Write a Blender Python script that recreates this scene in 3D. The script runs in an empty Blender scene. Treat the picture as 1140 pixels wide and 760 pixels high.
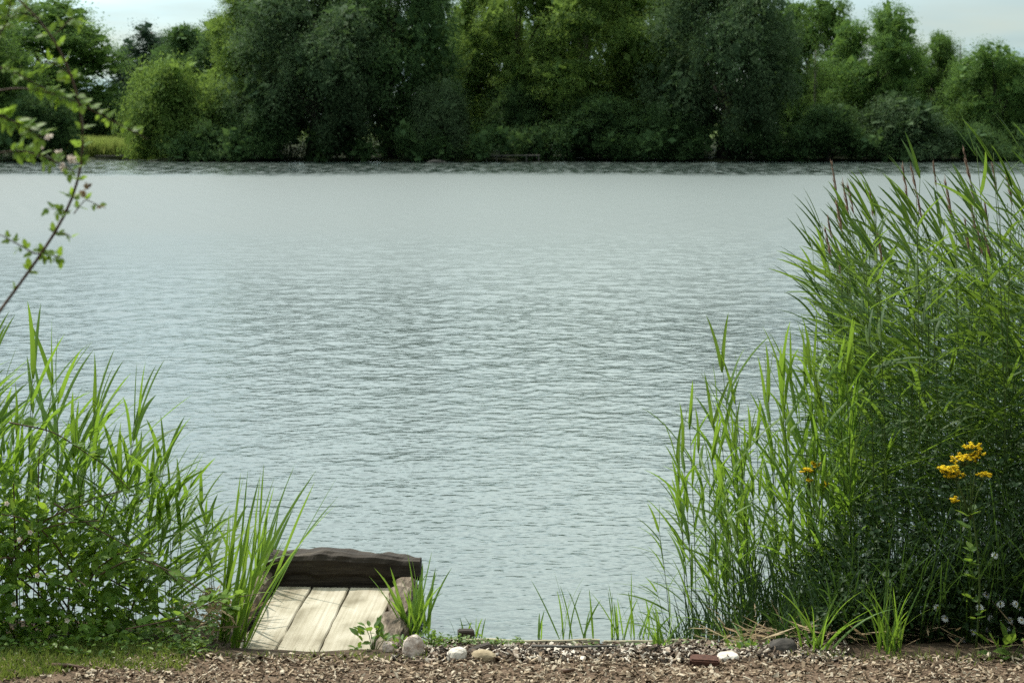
import bpy, math, random
import numpy as np
from mathutils import Vector

random.seed(7)
RNG = np.random.default_rng(11)
sc = bpy.context.scene
COL = sc.collection
R = math.radians

# ------------------------------------------------------------------ camera
CAM_Z, PITCH, FPX = 2.75, math.atan(237 / 2000), 2000.0
cam_d = bpy.data.cameras.new("camera")
cam = bpy.data.objects.new("camera", cam_d)
COL.objects.link(cam)
cam.location = (0, 0, CAM_Z)
cam.rotation_euler = (math.pi / 2 - PITCH, 0, 0)
cam_d.sensor_width = 36
cam_d.lens = FPX / 1140 * 36
cam_d.clip_end = 5000
cam_d.dof.use_dof = True
cam_d.dof.focus_distance = 9.3
cam_d.dof.aperture_fstop = 6.0
sc.camera = cam
CP, SP = math.cos(PITCH), math.sin(PITCH)


def ray(px, py):
    a, b = (px - 570) / FPX, (380 - py) / FPX
    return a, CP + b * SP, -SP + b * CP


def at(px, py, Y):
    """World point on the sight line through photo pixel (px,py) at depth Y."""
    a, y, z = ray(px, py)
    t = Y / y
    return a * t, Y, CAM_Z + z * t


def onz(px, py, z0):
    a, y, z = ray(px, py)
    t = (z0 - CAM_Z) / z
    return a * t, y * t, z0


# ------------------------------------------------------------------ helpers
def tag(o, label=None, cat=None, group=None, kind=None):
    if label: o["label"] = label
    if cat: o["category"] = cat
    if group: o["group"] = group
    if kind: o["kind"] = kind
    return o


def empty(name, loc, rz=0.0):
    o = bpy.data.objects.new(name, None)
    COL.objects.link(o)
    o.location = loc
    o.rotation_euler = (0, 0, rz)
    o.empty_display_size = 0.2
    return o


class MB:
    """collects vertices and faces (grouped by arity) of one mesh"""
    def __init__(s):
        s.v, s.f, s.n = [], {}, 0

    def add(s, verts, faces):
        verts = np.asarray(verts, dtype=np.float64).reshape(-1, 3)
        if not isinstance(faces, list):
            faces = [faces]
        for fa in faces:
            fa = np.asarray(fa, dtype=np.int64)
            if fa.size:
                s.f.setdefault(fa.shape[1], []).append(fa + s.n)
        s.v.append(verts)
        s.n += len(verts)

    def mesh(s, name, smooth=False):
        me = bpy.data.meshes.new(name)
        V = np.concatenate(s.v)
        me.vertices.add(len(V))
        me.vertices.foreach_set("co", V.ravel())
        idx, start, tot, c = [], [], [], 0
        for k, lst in s.f.items():
            F = np.concatenate(lst)
            idx.append(F.ravel())
            start.append(c + np.arange(len(F)) * k)
            tot.append(np.full(len(F), k))
            c += F.size
        idx, start, tot = np.concatenate(idx), np.concatenate(start), np.concatenate(tot)
        me.loops.add(len(idx))
        me.loops.foreach_set("vertex_index", idx.astype(np.int32))
        me.polygons.add(len(start))
        me.polygons.foreach_set("loop_start", start.astype(np.int32))
        me.polygons.foreach_set("loop_total", tot.astype(np.int32))
        me.polygons.foreach_set("use_smooth", np.full(len(start), smooth))
        me.update(calc_edges=True)
        me.validate()
        return me

    def build(s, name, mat, parent=None, smooth=False):
        me = s.mesh(name, smooth)
        me.materials.append(mat)
        return link(name, me, parent)


def link(name, me, parent=None):
    o = bpy.data.objects.new(name, me)
    COL.objects.link(o)
    if parent is not None:
        o.parent = parent
    return o


def copy_tree(o, parent=None):
    c = o.copy()
    COL.objects.link(c)
    c.parent = parent
    for ch in [x for x in o.children]:
        copy_tree(ch, c)
    return c


def tube_geo(pts, radii, sides=6):
    pts = np.asarray(pts, float)
    n = len(pts)
    radii = np.broadcast_to(np.asarray(radii, float), (n,))
    tan = np.gradient(pts, axis=0)
    tan /= np.linalg.norm(tan, axis=1)[:, None] + 1e-9
    ref = np.array([0, 0, 1.0]) if abs(tan[:, 2]).mean() < .8 else np.array([1.0, 0, 0])
    a = np.cross(tan, ref); a /= np.linalg.norm(a, axis=1)[:, None] + 1e-9
    b = np.cross(tan, a)
    th = np.arange(sides) * 2 * np.pi / sides
    V = pts[:, None, :] + radii[:, None, None] * (np.cos(th)[None, :, None] * a[:, None, :] + np.sin(th)[None, :, None] * b[:, None, :])
    i, j = np.meshgrid(np.arange(n - 1), np.arange(sides), indexing="ij")
    j2 = (j + 1) % sides
    F = np.stack([i * sides + j, i * sides + j2, (i + 1) * sides + j2, (i + 1) * sides + j], -1).reshape(-1, 4)
    cap = [np.arange(sides)[::-1], (n - 1) * sides + np.arange(sides)]
    return V.reshape(-1, 3), [F, np.array(cap)]


def leaf_geo(pos, along, normal, L, W, shape="leaf", fold=0.25):
    """many leaves at once: pos (n,3) base, along, normal unit vectors, L, W (n,)"""
    n = len(pos)
    side = np.cross(along, normal)
    side /= np.linalg.norm(side, axis=1)[:, None] + 1e-9
    nor = np.cross(side, along)
    if shape == "diamond":
        prof = [(0, 0, 0), (.45, .5, 0), (1, 0, 0), (.5, -.5, 0)]
        faces = [[0, 1, 2, 3]]
    elif shape == "leaf":
        prof = [(0, 0, 0), (.25, .40, .5), (.6, .42, .5), (1, 0, -.15), (.6, -.42, .5), (.25, -.40, .5), (.4, 0, 0)]
        faces = [[0, 1, 2, 6], [6, 2, 3, 3], [0, 6, 4, 5], [6, 3, 3, 4]]
        faces = None
    P = np.array(prof, float)
    V = (pos[:, None, :] + along[:, None, :] * (P[:, 0][None, :, None] * L[:, None, None])
         + side[:, None, :] * (P[:, 1][None, :, None] * W[:, None, None])
         + nor[:, None, :] * (P[:, 2][None, :, None] * (W * fold)[:, None, None]))
    k = len(prof)
    off = (np.arange(n) * k)[:, None]
    if shape == "diamond":
        return V.reshape(-1, 3), [np.array([[0, 1, 2, 3]]) + off]
    q = [np.array([[0, 1, 2, 6]]) + off, np.array([[0, 6, 4, 5]]) + off]
    t = [np.array([[6, 2, 3]]) + off, np.array([[6, 3, 4]]) + off]
    return V.reshape(-1, 3), q + t


def unit(v):
    v = np.asarray(v, float)
    return v / (np.linalg.norm(v, axis=-1, keepdims=True) + 1e-9)


def box_geo(lo, hi):
    x0, y0, z0 = lo; x1, y1, z1 = hi
    V = [(x0, y0, z0), (x1, y0, z0), (x1, y1, z0), (x0, y1, z0), (x0, y0, z1), (x1, y0, z1), (x1, y1, z1), (x0, y1, z1)]
    F = np.array([[0, 3, 2, 1], [4, 5, 6, 7], [0, 1, 5, 4], [1, 2, 6, 5], [2, 3, 7, 6], [3, 0, 4, 7]])
    return np.array(V, float), F


def fnoise(P, seed=0, scale=1.0, octaves=4):
    """cheap smooth pseudo noise in [-1,1] for arrays of points (n,3)"""
    r = np.random.default_rng(seed)
    P = np.asarray(P, float) * scale
    out, amp, tot = 0, 1.0, 0
    for o in range(octaves):
        for k in range(4):
            d = r.normal(size=3); d /= np.linalg.norm(d)
            out = out + amp * np.sin(P @ d * (2.0 ** o) * 2.1 + r.uniform(0, 6.3))
        tot += amp * 4 * .5
        amp *= .6
    return np.clip(out / tot, -1.5, 1.5)


# ------------------------------------------------------------------ materials
def new_mat(name):
    m = bpy.data.materials.new(name)
    m.use_nodes = True
    nt = m.node_tree
    nt.nodes.clear()
    out = nt.nodes.new("ShaderNodeOutputMaterial")
    return m, nt, nt.nodes, nt.links, out


def ramp(nodes, stops):
    r = nodes.new("ShaderNodeValToRGB")
    els = r.color_ramp.elements
    while len(els) < len(stops):
        els.new(0.5)
    for e, (p, c) in zip(els, stops):
        e.position = p
        e.color = (*c, 1)
    return r


def leaf_mat(name, cols, trans, tfac=.35, rough=.7, spec=.08, obj_var=.0):
    """cols: colours spread at random over leaves; trans: colour of light passing through"""
    m, nt, N, L, out = new_mat(name)
    geo = N.new("ShaderNodeNewGeometry")
    k = len(cols)
    rp = ramp(N, [(i / (k - 1), c) for i, c in enumerate(cols)])
    L.new(geo.outputs["Random Per Island"], rp.inputs[0])
    col = rp.outputs[0]
    hsv = N.new("ShaderNodeHueSaturation")
    L.new(col, hsv.inputs["Color"])
    if obj_var:
        oi = N.new("ShaderNodeObjectInfo")
        mr = N.new("ShaderNodeMapRange")
        mr.inputs["To Min"].default_value = 1 - obj_var
        mr.inputs["To Max"].default_value = 1 + obj_var
        L.new(oi.outputs["Random"], mr.inputs["Value"])
        L.new(mr.outputs[0], hsv.inputs["Value"])
    p = N.new("ShaderNodeBsdfPrincipled")
    L.new(hsv.outputs[0], p.inputs["Base Color"])
    p.inputs["Roughness"].default_value = rough
    p.inputs["Specular IOR Level"].default_value = spec
    t = N.new("ShaderNodeBsdfTranslucent")
    mul = N.new("ShaderNodeMix"); mul.data_type = "RGBA"; mul.blend_type = "MIX"
    mul.inputs[0].default_value = .35
    mul.inputs[6].default_value = (*trans, 1)
    L.new(hsv.outputs[0], mul.inputs[7])
    L.new(mul.outputs[2], t.inputs["Color"])
    mx = N.new("ShaderNodeMixShader")
    mx.inputs[0].default_value = tfac
    L.new(p.outputs[0], mx.inputs[1]); L.new(t.outputs[0], mx.inputs[2])
    L.new(mx.outputs[0], out.inputs["Surface"])
    return m


def solid_mat(name, stops, scale=(8, 8, 8), rough=.85, bump=.3, bscale=1.0, island=0.0, detail=8, dist=.02, coord="Object"):
    m, nt, N, L, out = new_mat(name)
    tc = N.new("ShaderNodeTexCoord")
    mp = N.new("ShaderNodeMapping"); mp.inputs["Scale"].default_value = scale
    L.new(tc.outputs[coord], mp.inputs["Vector"])
    nz = N.new("ShaderNodeTexNoise"); nz.inputs["Scale"].default_value = 1.0; nz.inputs["Detail"].default_value = detail
    nz.inputs["Roughness"].default_value = .65
    L.new(mp.outputs[0], nz.inputs["Vector"])
    rp = ramp(N, stops)
    fac = nz.outputs["Fac"]
    if island:
        geo = N.new("ShaderNodeNewGeometry")
        ad = N.new("ShaderNodeMath"); ad.operation = "MULTIPLY_ADD"; ad.inputs[1].default_value = island; 
        sb = N.new("ShaderNodeMath"); sb.operation = "SUBTRACT"; sb.inputs[1].default_value = .5
        L.new(geo.outputs["Random Per Island"], sb.inputs[0])
        L.new(sb.outputs[0], ad.inputs[0]); L.new(fac, ad.inputs[2])
        fac = ad.outputs[0]
    L.new(fac, rp.inputs[0])
    p = N.new("ShaderNodeBsdfPrincipled")
    p.inputs["Roughness"].default_value = rough
    p.inputs["Specular IOR Level"].default_value = .2
    L.new(rp.outputs[0], p.inputs["Base Color"])
    if bump:
        n2 = N.new("ShaderNodeTexNoise"); n2.inputs["Scale"].default_value = bscale; n2.inputs["Detail"].default_value = 6
        L.new(mp.outputs[0], n2.inputs["Vector"])
        b = N.new("ShaderNodeBump"); b.inputs["Strength"].default_value = bump; b.inputs["Distance"].default_value = dist
        L.new(n2.outputs["Fac"], b.inputs["Height"])
        L.new(b.outputs[0], p.inputs["Normal"])
    L.new(p.outputs[0], out.inputs["Surface"])
    return m


M = {}
# far foliage (base colours of leaves)
M["dark_green"] = leaf_mat("dark_green_leaf", [(0.041, 0.083, 0.034), (0.059, 0.112, 0.042), (0.08, 0.143, 0.048)], (0.147, 0.251, 0.061), .30, obj_var=.15)
M["mid_green"] = leaf_mat("mid_green_leaf", [(0.05, 0.103, 0.031), (0.077, 0.146, 0.039), (0.106, 0.183, 0.048)], (0.199, 0.336, 0.061), .34, obj_var=.15)
M["light_green"] = leaf_mat("light_green_leaf", [(0.07, 0.13, 0.036), (0.108, 0.179, 0.046), (0.154, 0.232, 0.059)], (0.284, 0.418, 0.071), .38, obj_var=.12)
M["grey_green"] = leaf_mat("grey_green_leaf", [(0.052, 0.091, 0.046), (0.077, 0.125, 0.059), (0.114, 0.166, 0.079)], (0.143, 0.243, 0.066), .28, obj_var=.12)
M["pine_green"] = leaf_mat("blue_green_leaf", [(0.026, 0.054, 0.037), (0.038, 0.072, 0.046), (0.05, 0.086, 0.053)], (0.048, 0.096, 0.033), .2, obj_var=.1)
M["reed_leaf"] = leaf_mat("reed_leaf", [(0.056, 0.125, 0.019), (0.087, 0.168, 0.028), (0.125, 0.206, 0.036), (0.15, 0.218, 0.042)], (0.269, 0.444, 0.034), .45, .5, .2, obj_var=.12)
M["reed_dark"] = leaf_mat("reed_leaf_dark", [(0.024, 0.059, 0.015), (0.038, 0.082, 0.02), (0.06, 0.11, 0.025), (0.085, 0.133, 0.035)], (0.247, 0.394, 0.036), .38, .55, .14, obj_var=.12)  # darker green of the tall bed, lowered further in place of shade
M["reed_stem"] = leaf_mat("reed_stem", [(.07, .12, .03), (.10, .14, .04)], (.15, .22, .03), .15)
M["plume"] = leaf_mat("reed_plume", [(.17, .11, .09), (.24, .17, .13), (.31, .23, .17)], (.40, .27, .20), .4, .8, .05)
M["straw"] = leaf_mat("dead_straw", [(.22, .15, .085), (.32, .24, .14), (.40, .31, .20)], (.35, .27, .14), .25, .8, .1)
M["bramble"] = leaf_mat("bramble_leaf", [(0.063, 0.127, 0.022), (0.099, 0.184, 0.03), (0.14, 0.24, 0.04), (0.183, 0.278, 0.045)], (0.392, 0.569, 0.04), .55, .5, .2, obj_var=.05)
M["bramble_light"] = leaf_mat("bramble_leaf_pale_sunlit", [(.10, .18, .035), (.14, .23, .04)], (.30, .44, .05), .45, .55, .12)  # pale leaf green; on the bush's outer leaves it stands in for sunlight
M["weed"] = leaf_mat("weed_leaf", [(0.056, 0.115, 0.02), (0.088, 0.161, 0.028), (0.138, 0.207, 0.04)], (0.275, 0.414, 0.04), .38, .5, .3)
M["nettle"] = leaf_mat("nettle_leaf", [(0.018, 0.043, 0.013), (0.027, 0.058, 0.017), (0.04, 0.076, 0.021)], (0.072, 0.137, 0.015), .32, .55, .25)  # dark nettle green, lowered further to stand in for shade
M["iris"] = leaf_mat("iris_blade", [(0.077, 0.158, 0.025), (0.11, 0.2, 0.03), (0.143, 0.242, 0.04)], (0.308, 0.483, 0.04), .42, .42, .35)
M["grass"] = leaf_mat("grass_blade", [(0.084, 0.138, 0.025), (0.132, 0.184, 0.035), (0.192, 0.23, 0.06), (0.288, 0.253, 0.11)], (0.264, 0.345, 0.05), .35, .6, .2)
M["meadow"] = leaf_mat("meadow_blade", [(0.163, 0.228, 0.055), (0.237, 0.3, 0.077), (0.312, 0.348, 0.11)], (0.375, 0.456, 0.11), .40, .6, .1)
M["petal_yellow"] = leaf_mat("yellow_floret", [(.62, .42, .012), (.74, .54, .02), (.80, .62, .03)], (.75, .58, .02), .25, .7, .1)
M["petal_white"] = leaf_mat("white_petal", [(.70, .72, .70), (.8, .8, .78)], (.7, .72, .65), .3, .6, .1)
M["petal_pink"] = leaf_mat("pale_pink_petal", [(.58, .50, .46), (.72, .65, .58)], (.6, .52, .42), .35, .6, .1)
M["cane"] = solid_mat("bramble_cane", [(.3, (.05, .045, .025)), (.7, (.13, .065, .045))], (30, 30, 30), .6, 0)
M["bark"] = solid_mat("tree_bark", [(.3, (.055, .045, .035)), (.7, (.17, .145, .12))], (3, 3, .6), .9, .6, 2)
M["pale_bark"] = solid_mat("pale_bark", [(.3, (.16, .14, .12)), (.7, (.36, .32, .28))], (3, 3, .6), .9, .5, 2)
M["plank"] = None


def plank_mat():
    m, nt, N, L, out = new_mat("weathered_plank")
    tc = N.new("ShaderNodeTexCoord")
    oi = N.new("ShaderNodeObjectInfo")
    off = N.new("ShaderNodeVectorMath"); off.operation = "ADD"
    cm = N.new("ShaderNodeCombineXYZ")
    ml = N.new("ShaderNodeMath"); ml.operation = "MULTIPLY"; ml.inputs[1].default_value = 37
    L.new(oi.outputs["Random"], ml.inputs[0])
    L.new(ml.outputs[0], cm.inputs[0]); L.new(ml.outputs[0], cm.inputs[1])
    L.new(tc.outputs["Object"], off.inputs[0]); L.new(cm.outputs[0], off.inputs[1])
    mp = N.new("ShaderNodeMapping"); mp.inputs["Scale"].default_value = (70, 1.0, 20)
    L.new(off.outputs[0], mp.inputs["Vector"])
    grain = N.new("ShaderNodeTexNoise"); grain.inputs["Detail"].default_value = 8; grain.inputs["Distortion"].default_value = .15
    grain.inputs["Scale"].default_value = 1
    L.new(mp.outputs[0], grain.inputs["Vector"])
    rp = ramp(N, [(.22, (.29, .25, .185)), (.45, (.40, .36, .28)), (.75, (.48, .44, .36))])
    L.new(grain.outputs["Fac"], rp.inputs[0])
    mp2 = N.new("ShaderNodeMapping"); mp2.inputs["Scale"].default_value = (5, 2.5, 5)
    L.new(off.outputs[0], mp2.inputs["Vector"])
    st = N.new("ShaderNodeTexNoise"); st.inputs["Detail"].default_value = 6; st.inputs["Scale"].default_value = 1
    L.new(mp2.outputs[0], st.inputs["Vector"])
    rs = ramp(N, [(.33, (.50, .48, .42)), (.5, (.85, .84, .80)), (.62, (1, 1, 1))])
    L.new(st.outputs["Fac"], rs.inputs[0])
    mx = N.new("ShaderNodeMix"); mx.data_type = "RGBA"; mx.blend_type = "MULTIPLY"; mx.inputs[0].default_value = 1
    L.new(rp.outputs[0], mx.inputs[6]); L.new(rs.outputs[0], mx.inputs[7])
    p = N.new("ShaderNodeBsdfPrincipled"); p.inputs["Roughness"].default_value = .8; p.inputs["Specular IOR Level"].default_value = .15
    L.new(mx.outputs[2], p.inputs["Base Color"])
    b = N.new("ShaderNodeBump"); b.inputs["Strength"].default_value = .5; b.inputs["Distance"].default_value = .004
    L.new(grain.outputs["Fac"], b.inputs["Height"]); L.new(b.outputs[0], p.inputs["Normal"])
    L.new(p.outputs[0], out.inputs["Surface"])
    return m


M["plank"] = plank_mat()
M["old_timber"] = solid_mat("dark_old_timber", [(.3, (.018, .014, .011)), (.55, (.045, .036, .028)), (.8, (.15, .125, .10))], (2.5, 24, 24), .85, .9, 1.2, dist=.015)
M["rotten_log"] = solid_mat("rotten_log", [(.3, (.035, .028, .02)), (.5, (.13, .10, .072)), (.78, (.36, .30, .23))], (30, 6, 30), .9, 1.0, 1.3, dist=.02)
M["edge_board"] = solid_mat("edge_board", [(.3, (.16, .14, .09)), (.7, (.38, .34, .24))], (4, 40, 40), .9, .5, 1.0, dist=.006)
M["brick"] = solid_mat("old_brick", [(.35, (.045, .022, .016)), (.7, (.12, .055, .038))], (45, 45, 45), .9, .6, 1.2, dist=.006)
M["stone_white"] = solid_mat("white_stone", [(.3, (.30, .25, .19)), (.5, (.58, .53, .46)), (.7, (.70, .66, .59))], (22, 22, 22), .85, .6, 1.0, dist=.01)
M["stone_tan"] = solid_mat("tan_stone", [(.3, (.20, .15, .09)), (.7, (.38, .31, .20))], (22, 22, 22), .85, .6, 1.0, dist=.01)
M["stone_pink"] = solid_mat("pinkish_stone", [(.3, (.32, .24, .19)), (.6, (.66, .56, .49))], (26, 26, 26), .9, .9, 1.2, dist=.015)
M["stone_dark"] = solid_mat("dark_stone", [(.3, (.03, .027, .024)), (.7, (.08, .07, .06))], (22, 22, 22), .9, .8, 1.0, dist=.015)
M["chip"] = solid_mat("bark_chip", [(.12, (.080, .054, .034)), (.38, (.205, .143, .092)), (.62, (.31, .235, .158)), (.9, (.46, .385, .29))], (40, 40, 40), .9, 0, island=.95)
M["mulch"] = solid_mat("wood_mulch", [(.12, (.025, .019, .014)), (.42, (.09, .062, .043)), (.66, (.22, .165, .12)), (.92, (.56, .50, .42))], (40, 40, 40), .9, 0, island=1.0)
M["path"] = solid_mat("bark_path", [(.3, (.045, .030, .020)), (.5, (.125, .084, .055)), (.75, (.24, .17, .115))], (55, 55, 55), .95, 1.0, 1.0, dist=.02)
M["far_wood"] = solid_mat("grey_far_timber", [(.3, (.07, .065, .058)), (.7, (.15, .14, .125))], (3, 3, 3), .9, 0)


def ground_mat():
    m, nt, N, L, out = new_mat("bank_soil_and_grass")
    tc = N.new("ShaderNodeTexCoord")
    sep = N.new("ShaderNodeSeparateXYZ"); L.new(tc.outputs["Object"], sep.inputs[0])
    nz = N.new("ShaderNodeTexNoise"); nz.inputs["Scale"].default_value = 9; nz.inputs["Detail"].default_value = 10; nz.inputs["Roughness"].default_value = .7
    L.new(tc.outputs["Object"], nz.inputs["Vector"])
    soil = ramp(N, [(.35, (.028, .020, .014)), (.65, (.11, .078, .052))]); L.new(nz.outputs["Fac"], soil.inputs[0])
    n2 = N.new("ShaderNodeTexNoise"); n2.inputs["Scale"].default_value = .35; n2.inputs["Detail"].default_value = 10
    L.new(tc.outputs["Object"], n2.inputs["Vector"])
    gr = ramp(N, [(.35, (.05, .085, .02)), (.65, (.12, .16, .04))]); L.new(n2.outputs["Fac"], gr.inputs[0])
    mr = N.new("ShaderNodeMapRange"); mr.inputs["From Min"].default_value = 180; mr.inputs["From Max"].default_value = 260
    L.new(sep.outputs["Y"], mr.inputs["Value"])
    mx = N.new("ShaderNodeMix"); mx.data_type = "RGBA"
    L.new(mr.outputs[0], mx.inputs[0]); L.new(soil.outputs[0], mx.inputs[6]); L.new(gr.outputs[0], mx.inputs[7])
    m3 = N.new("ShaderNodeMapRange"); m3.inputs["From Min"].default_value = 60; m3.inputs["From Max"].default_value = 120
    L.new(sep.outputs["Y"], m3.inputs["Value"])
    lit = ramp(N, [(.35, (.012, .016, .008)), (.65, (.035, .042, .018))]); L.new(nz.outputs["Fac"], lit.inputs[0])
    m4 = N.new("ShaderNodeMix"); m4.data_type = "RGBA"
    L.new(m3.outputs[0], m4.inputs[0]); L.new(soil.outputs[0], m4.inputs[6]); L.new(lit.outputs[0], m4.inputs[7]); L.new(m4.outputs[2], mx.inputs[6])
    p = N.new("ShaderNodeBsdfPrincipled"); p.inputs["Roughness"].default_value = .95; p.inputs["Specular IOR Level"].default_value = .1
    L.new(mx.outputs[2], p.inputs["Base Color"])
    b = N.new("ShaderNodeBump"); b.inputs["Strength"].default_value = .8; b.inputs["Distance"].default_value = .03
    L.new(nz.outputs["Fac"], b.inputs["Height"]); L.new(b.outputs[0], p.inputs["Normal"])
    L.new(p.outputs[0], out.inputs["Surface"])
    return m


M["ground"] = ground_mat()


def water_mat():
    m, nt, N, L, out = new_mat("lake_water")
    tc = N.new("ShaderNodeTexCoord")
    hs = []
    for sx, sy, rot, s in ((1.0, 1.7, .25, 7.0), (1.0, 1.5, -.3, 15.0)):
        mp = N.new("ShaderNodeMapping"); mp.inputs["Scale"].default_value = (sx, sy, 1); mp.inputs["Rotation"].default_value = (0, 0, rot)
        L.new(tc.outputs["Object"], mp.inputs["Vector"])
        nz = N.new("ShaderNodeTexNoise"); nz.inputs["Scale"].default_value = s; nz.inputs["Detail"].default_value = 1.5; nz.inputs["Roughness"].default_value = .5
        nz.inputs["Distortion"].default_value = .3
        L.new(mp.outputs[0], nz.inputs["Vector"])
        hs.append(nz.outputs["Fac"])
    ad = N.new("ShaderNodeMath"); ad.operation = "MULTIPLY_ADD"; ad.inputs[1].default_value = .35
    L.new(hs[1], ad.inputs[0]); L.new(hs[0], ad.inputs[2])
    b = N.new("ShaderNodeBump"); b.inputs["Strength"].default_value = 1.0; b.inputs["Distance"].default_value = WATER_BUMP
    L.new(ad.outputs[0], b.inputs["Height"])
    p = N.new("ShaderNodeBsdfPrincipled")
    p.inputs["Base Color"].default_value = (.035, .050, .043, 1)
    # wind roughens the open middle of the lake; both banks lie in the lee
    sp = N.new("ShaderNodeSeparateXYZ"); L.new(tc.outputs["Object"], sp.inputs[0])
    n3 = N.new("ShaderNodeTexNoise"); n3.inputs["Scale"].default_value = .05; n3.inputs["Detail"].default_value = 8
    L.new(tc.outputs["Object"], n3.inputs["Vector"])
    yy = N.new("ShaderNodeMath"); yy.operation = "MULTIPLY_ADD"; yy.inputs[1].default_value = 22
    L.new(n3.outputs["Fac"], yy.inputs[0]); L.new(sp.outputs["Y"], yy.inputs[2])
    ro = N.new("ShaderNodeValToRGB")
    e = ro.color_ramp.elements
    for q in range(3): e.new(.5)
    for el_, (pos, v) in zip(e, ((.09, .07), (.20, .12), (.36, .40), (.665, .46), (.72, .3))):
        el_.position = pos; el_.color = (v, v, v, 1)
    dv = N.new("ShaderNodeMath"); dv.operation = "DIVIDE"; dv.inputs[1].default_value = 172
    L.new(yy.outputs[0], dv.inputs[0]); L.new(dv.outputs[0], ro.inputs[0])
    # flecks of wind-ruffled and still water in the far lee
    fm = N.new("ShaderNodeMapping"); fm.inputs["Scale"].default_value = (1.3, .30, 1); L.new(tc.outputs["Object"], fm.inputs["Vector"])
    fn = N.new("ShaderNodeTexNoise"); fn.inputs["Scale"].default_value = 1; fn.inputs["Detail"].default_value = 4; fn.inputs["Roughness"].default_value = .7
    L.new(fm.outputs[0], fn.inputs["Vector"])
    fr = N.new("ShaderNodeMapRange"); fr.inputs["From Min"].default_value = .42; fr.inputs["From Max"].default_value = .66
    fr.inputs["To Min"].default_value = .04; fr.inputs["To Max"].default_value = .42
    L.new(fn.outputs["Fac"], fr.inputs["Value"])
    lee = N.new("ShaderNodeMapRange"); lee.inputs["From Min"].default_value = .665; lee.inputs["From Max"].default_value = .73
    L.new(dv.outputs[0], lee.inputs["Value"])
    mr = N.new("ShaderNodeMix"); L.new(lee.outputs[0], mr.inputs[0]); L.new(ro.outputs[0], mr.inputs[2]); L.new(fr.outputs[0], mr.inputs[3])
    L.new(mr.outputs[0], p.inputs["Roughness"])
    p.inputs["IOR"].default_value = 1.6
    L.new(b.outputs[0], p.inputs["Normal"])
    L.new(p.outputs[0], out.inputs["Surface"])
    return m


WATER_BUMP = .007
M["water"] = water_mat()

# ------------------------------------------------------------------ world and sun
SUN = unit(np.array([-.52, .72, 1.30]))
elev = math.asin(SUN[2]); azim = math.atan2(SUN[0], SUN[1])
w = bpy.data.worlds.new("World"); sc.world = w; w.use_nodes = True
nt = w.node_tree; N, L = nt.nodes, nt.links
N.clear()
wo = N.new("ShaderNodeOutputWorld"); bg = N.new("ShaderNodeBackground"); L.new(bg.outputs[0], wo.inputs[0])
sky = N.new("ShaderNodeTexSky"); sky.sky_type = "NISHITA"; sky.sun_disc = False
sky.sun_elevation = elev; sky.sun_rotation = azim; sky.air_density = 1.0; sky.dust_density = .5; sky.ozone_density = 1.0
tc = N.new("ShaderNodeTexCoord")
sep = N.new("ShaderNodeSeparateXYZ"); L.new(tc.outputs["Generated"], sep.inputs[0])
# cloud layer: direction projected on a flat cloud deck
zz = N.new("ShaderNodeMath"); zz.operation = "MAXIMUM"; zz.inputs[1].default_value = .0; L.new(sep.outputs["Z"], zz.inputs[0])
zo = N.new("ShaderNodeMath"); zo.operation = "ADD"; zo.inputs[1].default_value = .12; L.new(zz.outputs[0], zo.inputs[0])
dx = N.new("ShaderNodeMath"); dx.operation = "DIVIDE"; L.new(sep.outputs["X"], dx.inputs[0]); L.new(zo.outputs[0], dx.inputs[1])
dy = N.new("ShaderNodeMath"); dy.operation = "DIVIDE"; L.new(sep.outputs["Y"], dy.inputs[0]); L.new(zo.outputs[0], dy.inputs[1])
cx = N.new("ShaderNodeCombineXYZ"); L.new(dx.outputs[0], cx.inputs[0]); L.new(dy.outputs[0], cx.inputs[1])
cn = N.new("ShaderNodeTexNoise"); cn.inputs["Scale"].default_value = .55; cn.inputs["Detail"].default_value = 9; cn.inputs["Roughness"].default_value = .58
L.new(cx.outputs[0], cn.inputs["Vector"])
cr = N.new("ShaderNodeValToRGB")
cr.color_ramp.elements[0].position = .34; cr.color_ramp.elements[0].color = (0, 0, 0, 1)
cr.color_ramp.elements[1].position = .58; cr.color_ramp.elements[1].color = (1, 1, 1, 1)
L.new(cn.outputs["Fac"], cr.inputs[0])
cn2 = N.new("ShaderNodeTexNoise"); cn2.inputs["Scale"].default_value = 1.7; cn2.inputs["Detail"].default_value = 8
L.new(cx.outputs[0], cn2.inputs["Vector"])
CLOUD = 11.5
cc = N.new("ShaderNodeValToRGB")
cc.color_ramp.elements[0].position = .3; cc.color_ramp.elements[0].color = (CLOUD * .65, CLOUD * .765, CLOUD * .74, 1)
cc.color_ramp.elements[1].position = .7; cc.color_ramp.elements[1].color = (CLOUD * .895, CLOUD, CLOUD * .94, 1)
L.new(cn2.outputs["Fac"], cc.inputs[0])
# clouds scatter light forwards: brighter towards the sun than opposite it
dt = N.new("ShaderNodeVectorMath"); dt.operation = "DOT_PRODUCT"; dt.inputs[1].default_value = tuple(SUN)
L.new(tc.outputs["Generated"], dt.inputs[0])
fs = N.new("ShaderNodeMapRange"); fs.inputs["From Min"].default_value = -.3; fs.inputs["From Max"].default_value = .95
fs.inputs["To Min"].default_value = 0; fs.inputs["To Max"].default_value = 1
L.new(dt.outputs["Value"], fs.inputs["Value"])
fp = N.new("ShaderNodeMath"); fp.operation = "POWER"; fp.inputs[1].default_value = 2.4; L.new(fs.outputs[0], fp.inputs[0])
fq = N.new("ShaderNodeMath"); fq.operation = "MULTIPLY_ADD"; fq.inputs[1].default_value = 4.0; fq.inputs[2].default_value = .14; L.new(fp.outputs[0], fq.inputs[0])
sc_ = N.new("ShaderNodeVectorMath"); sc_.operation = "SCALE"
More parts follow.
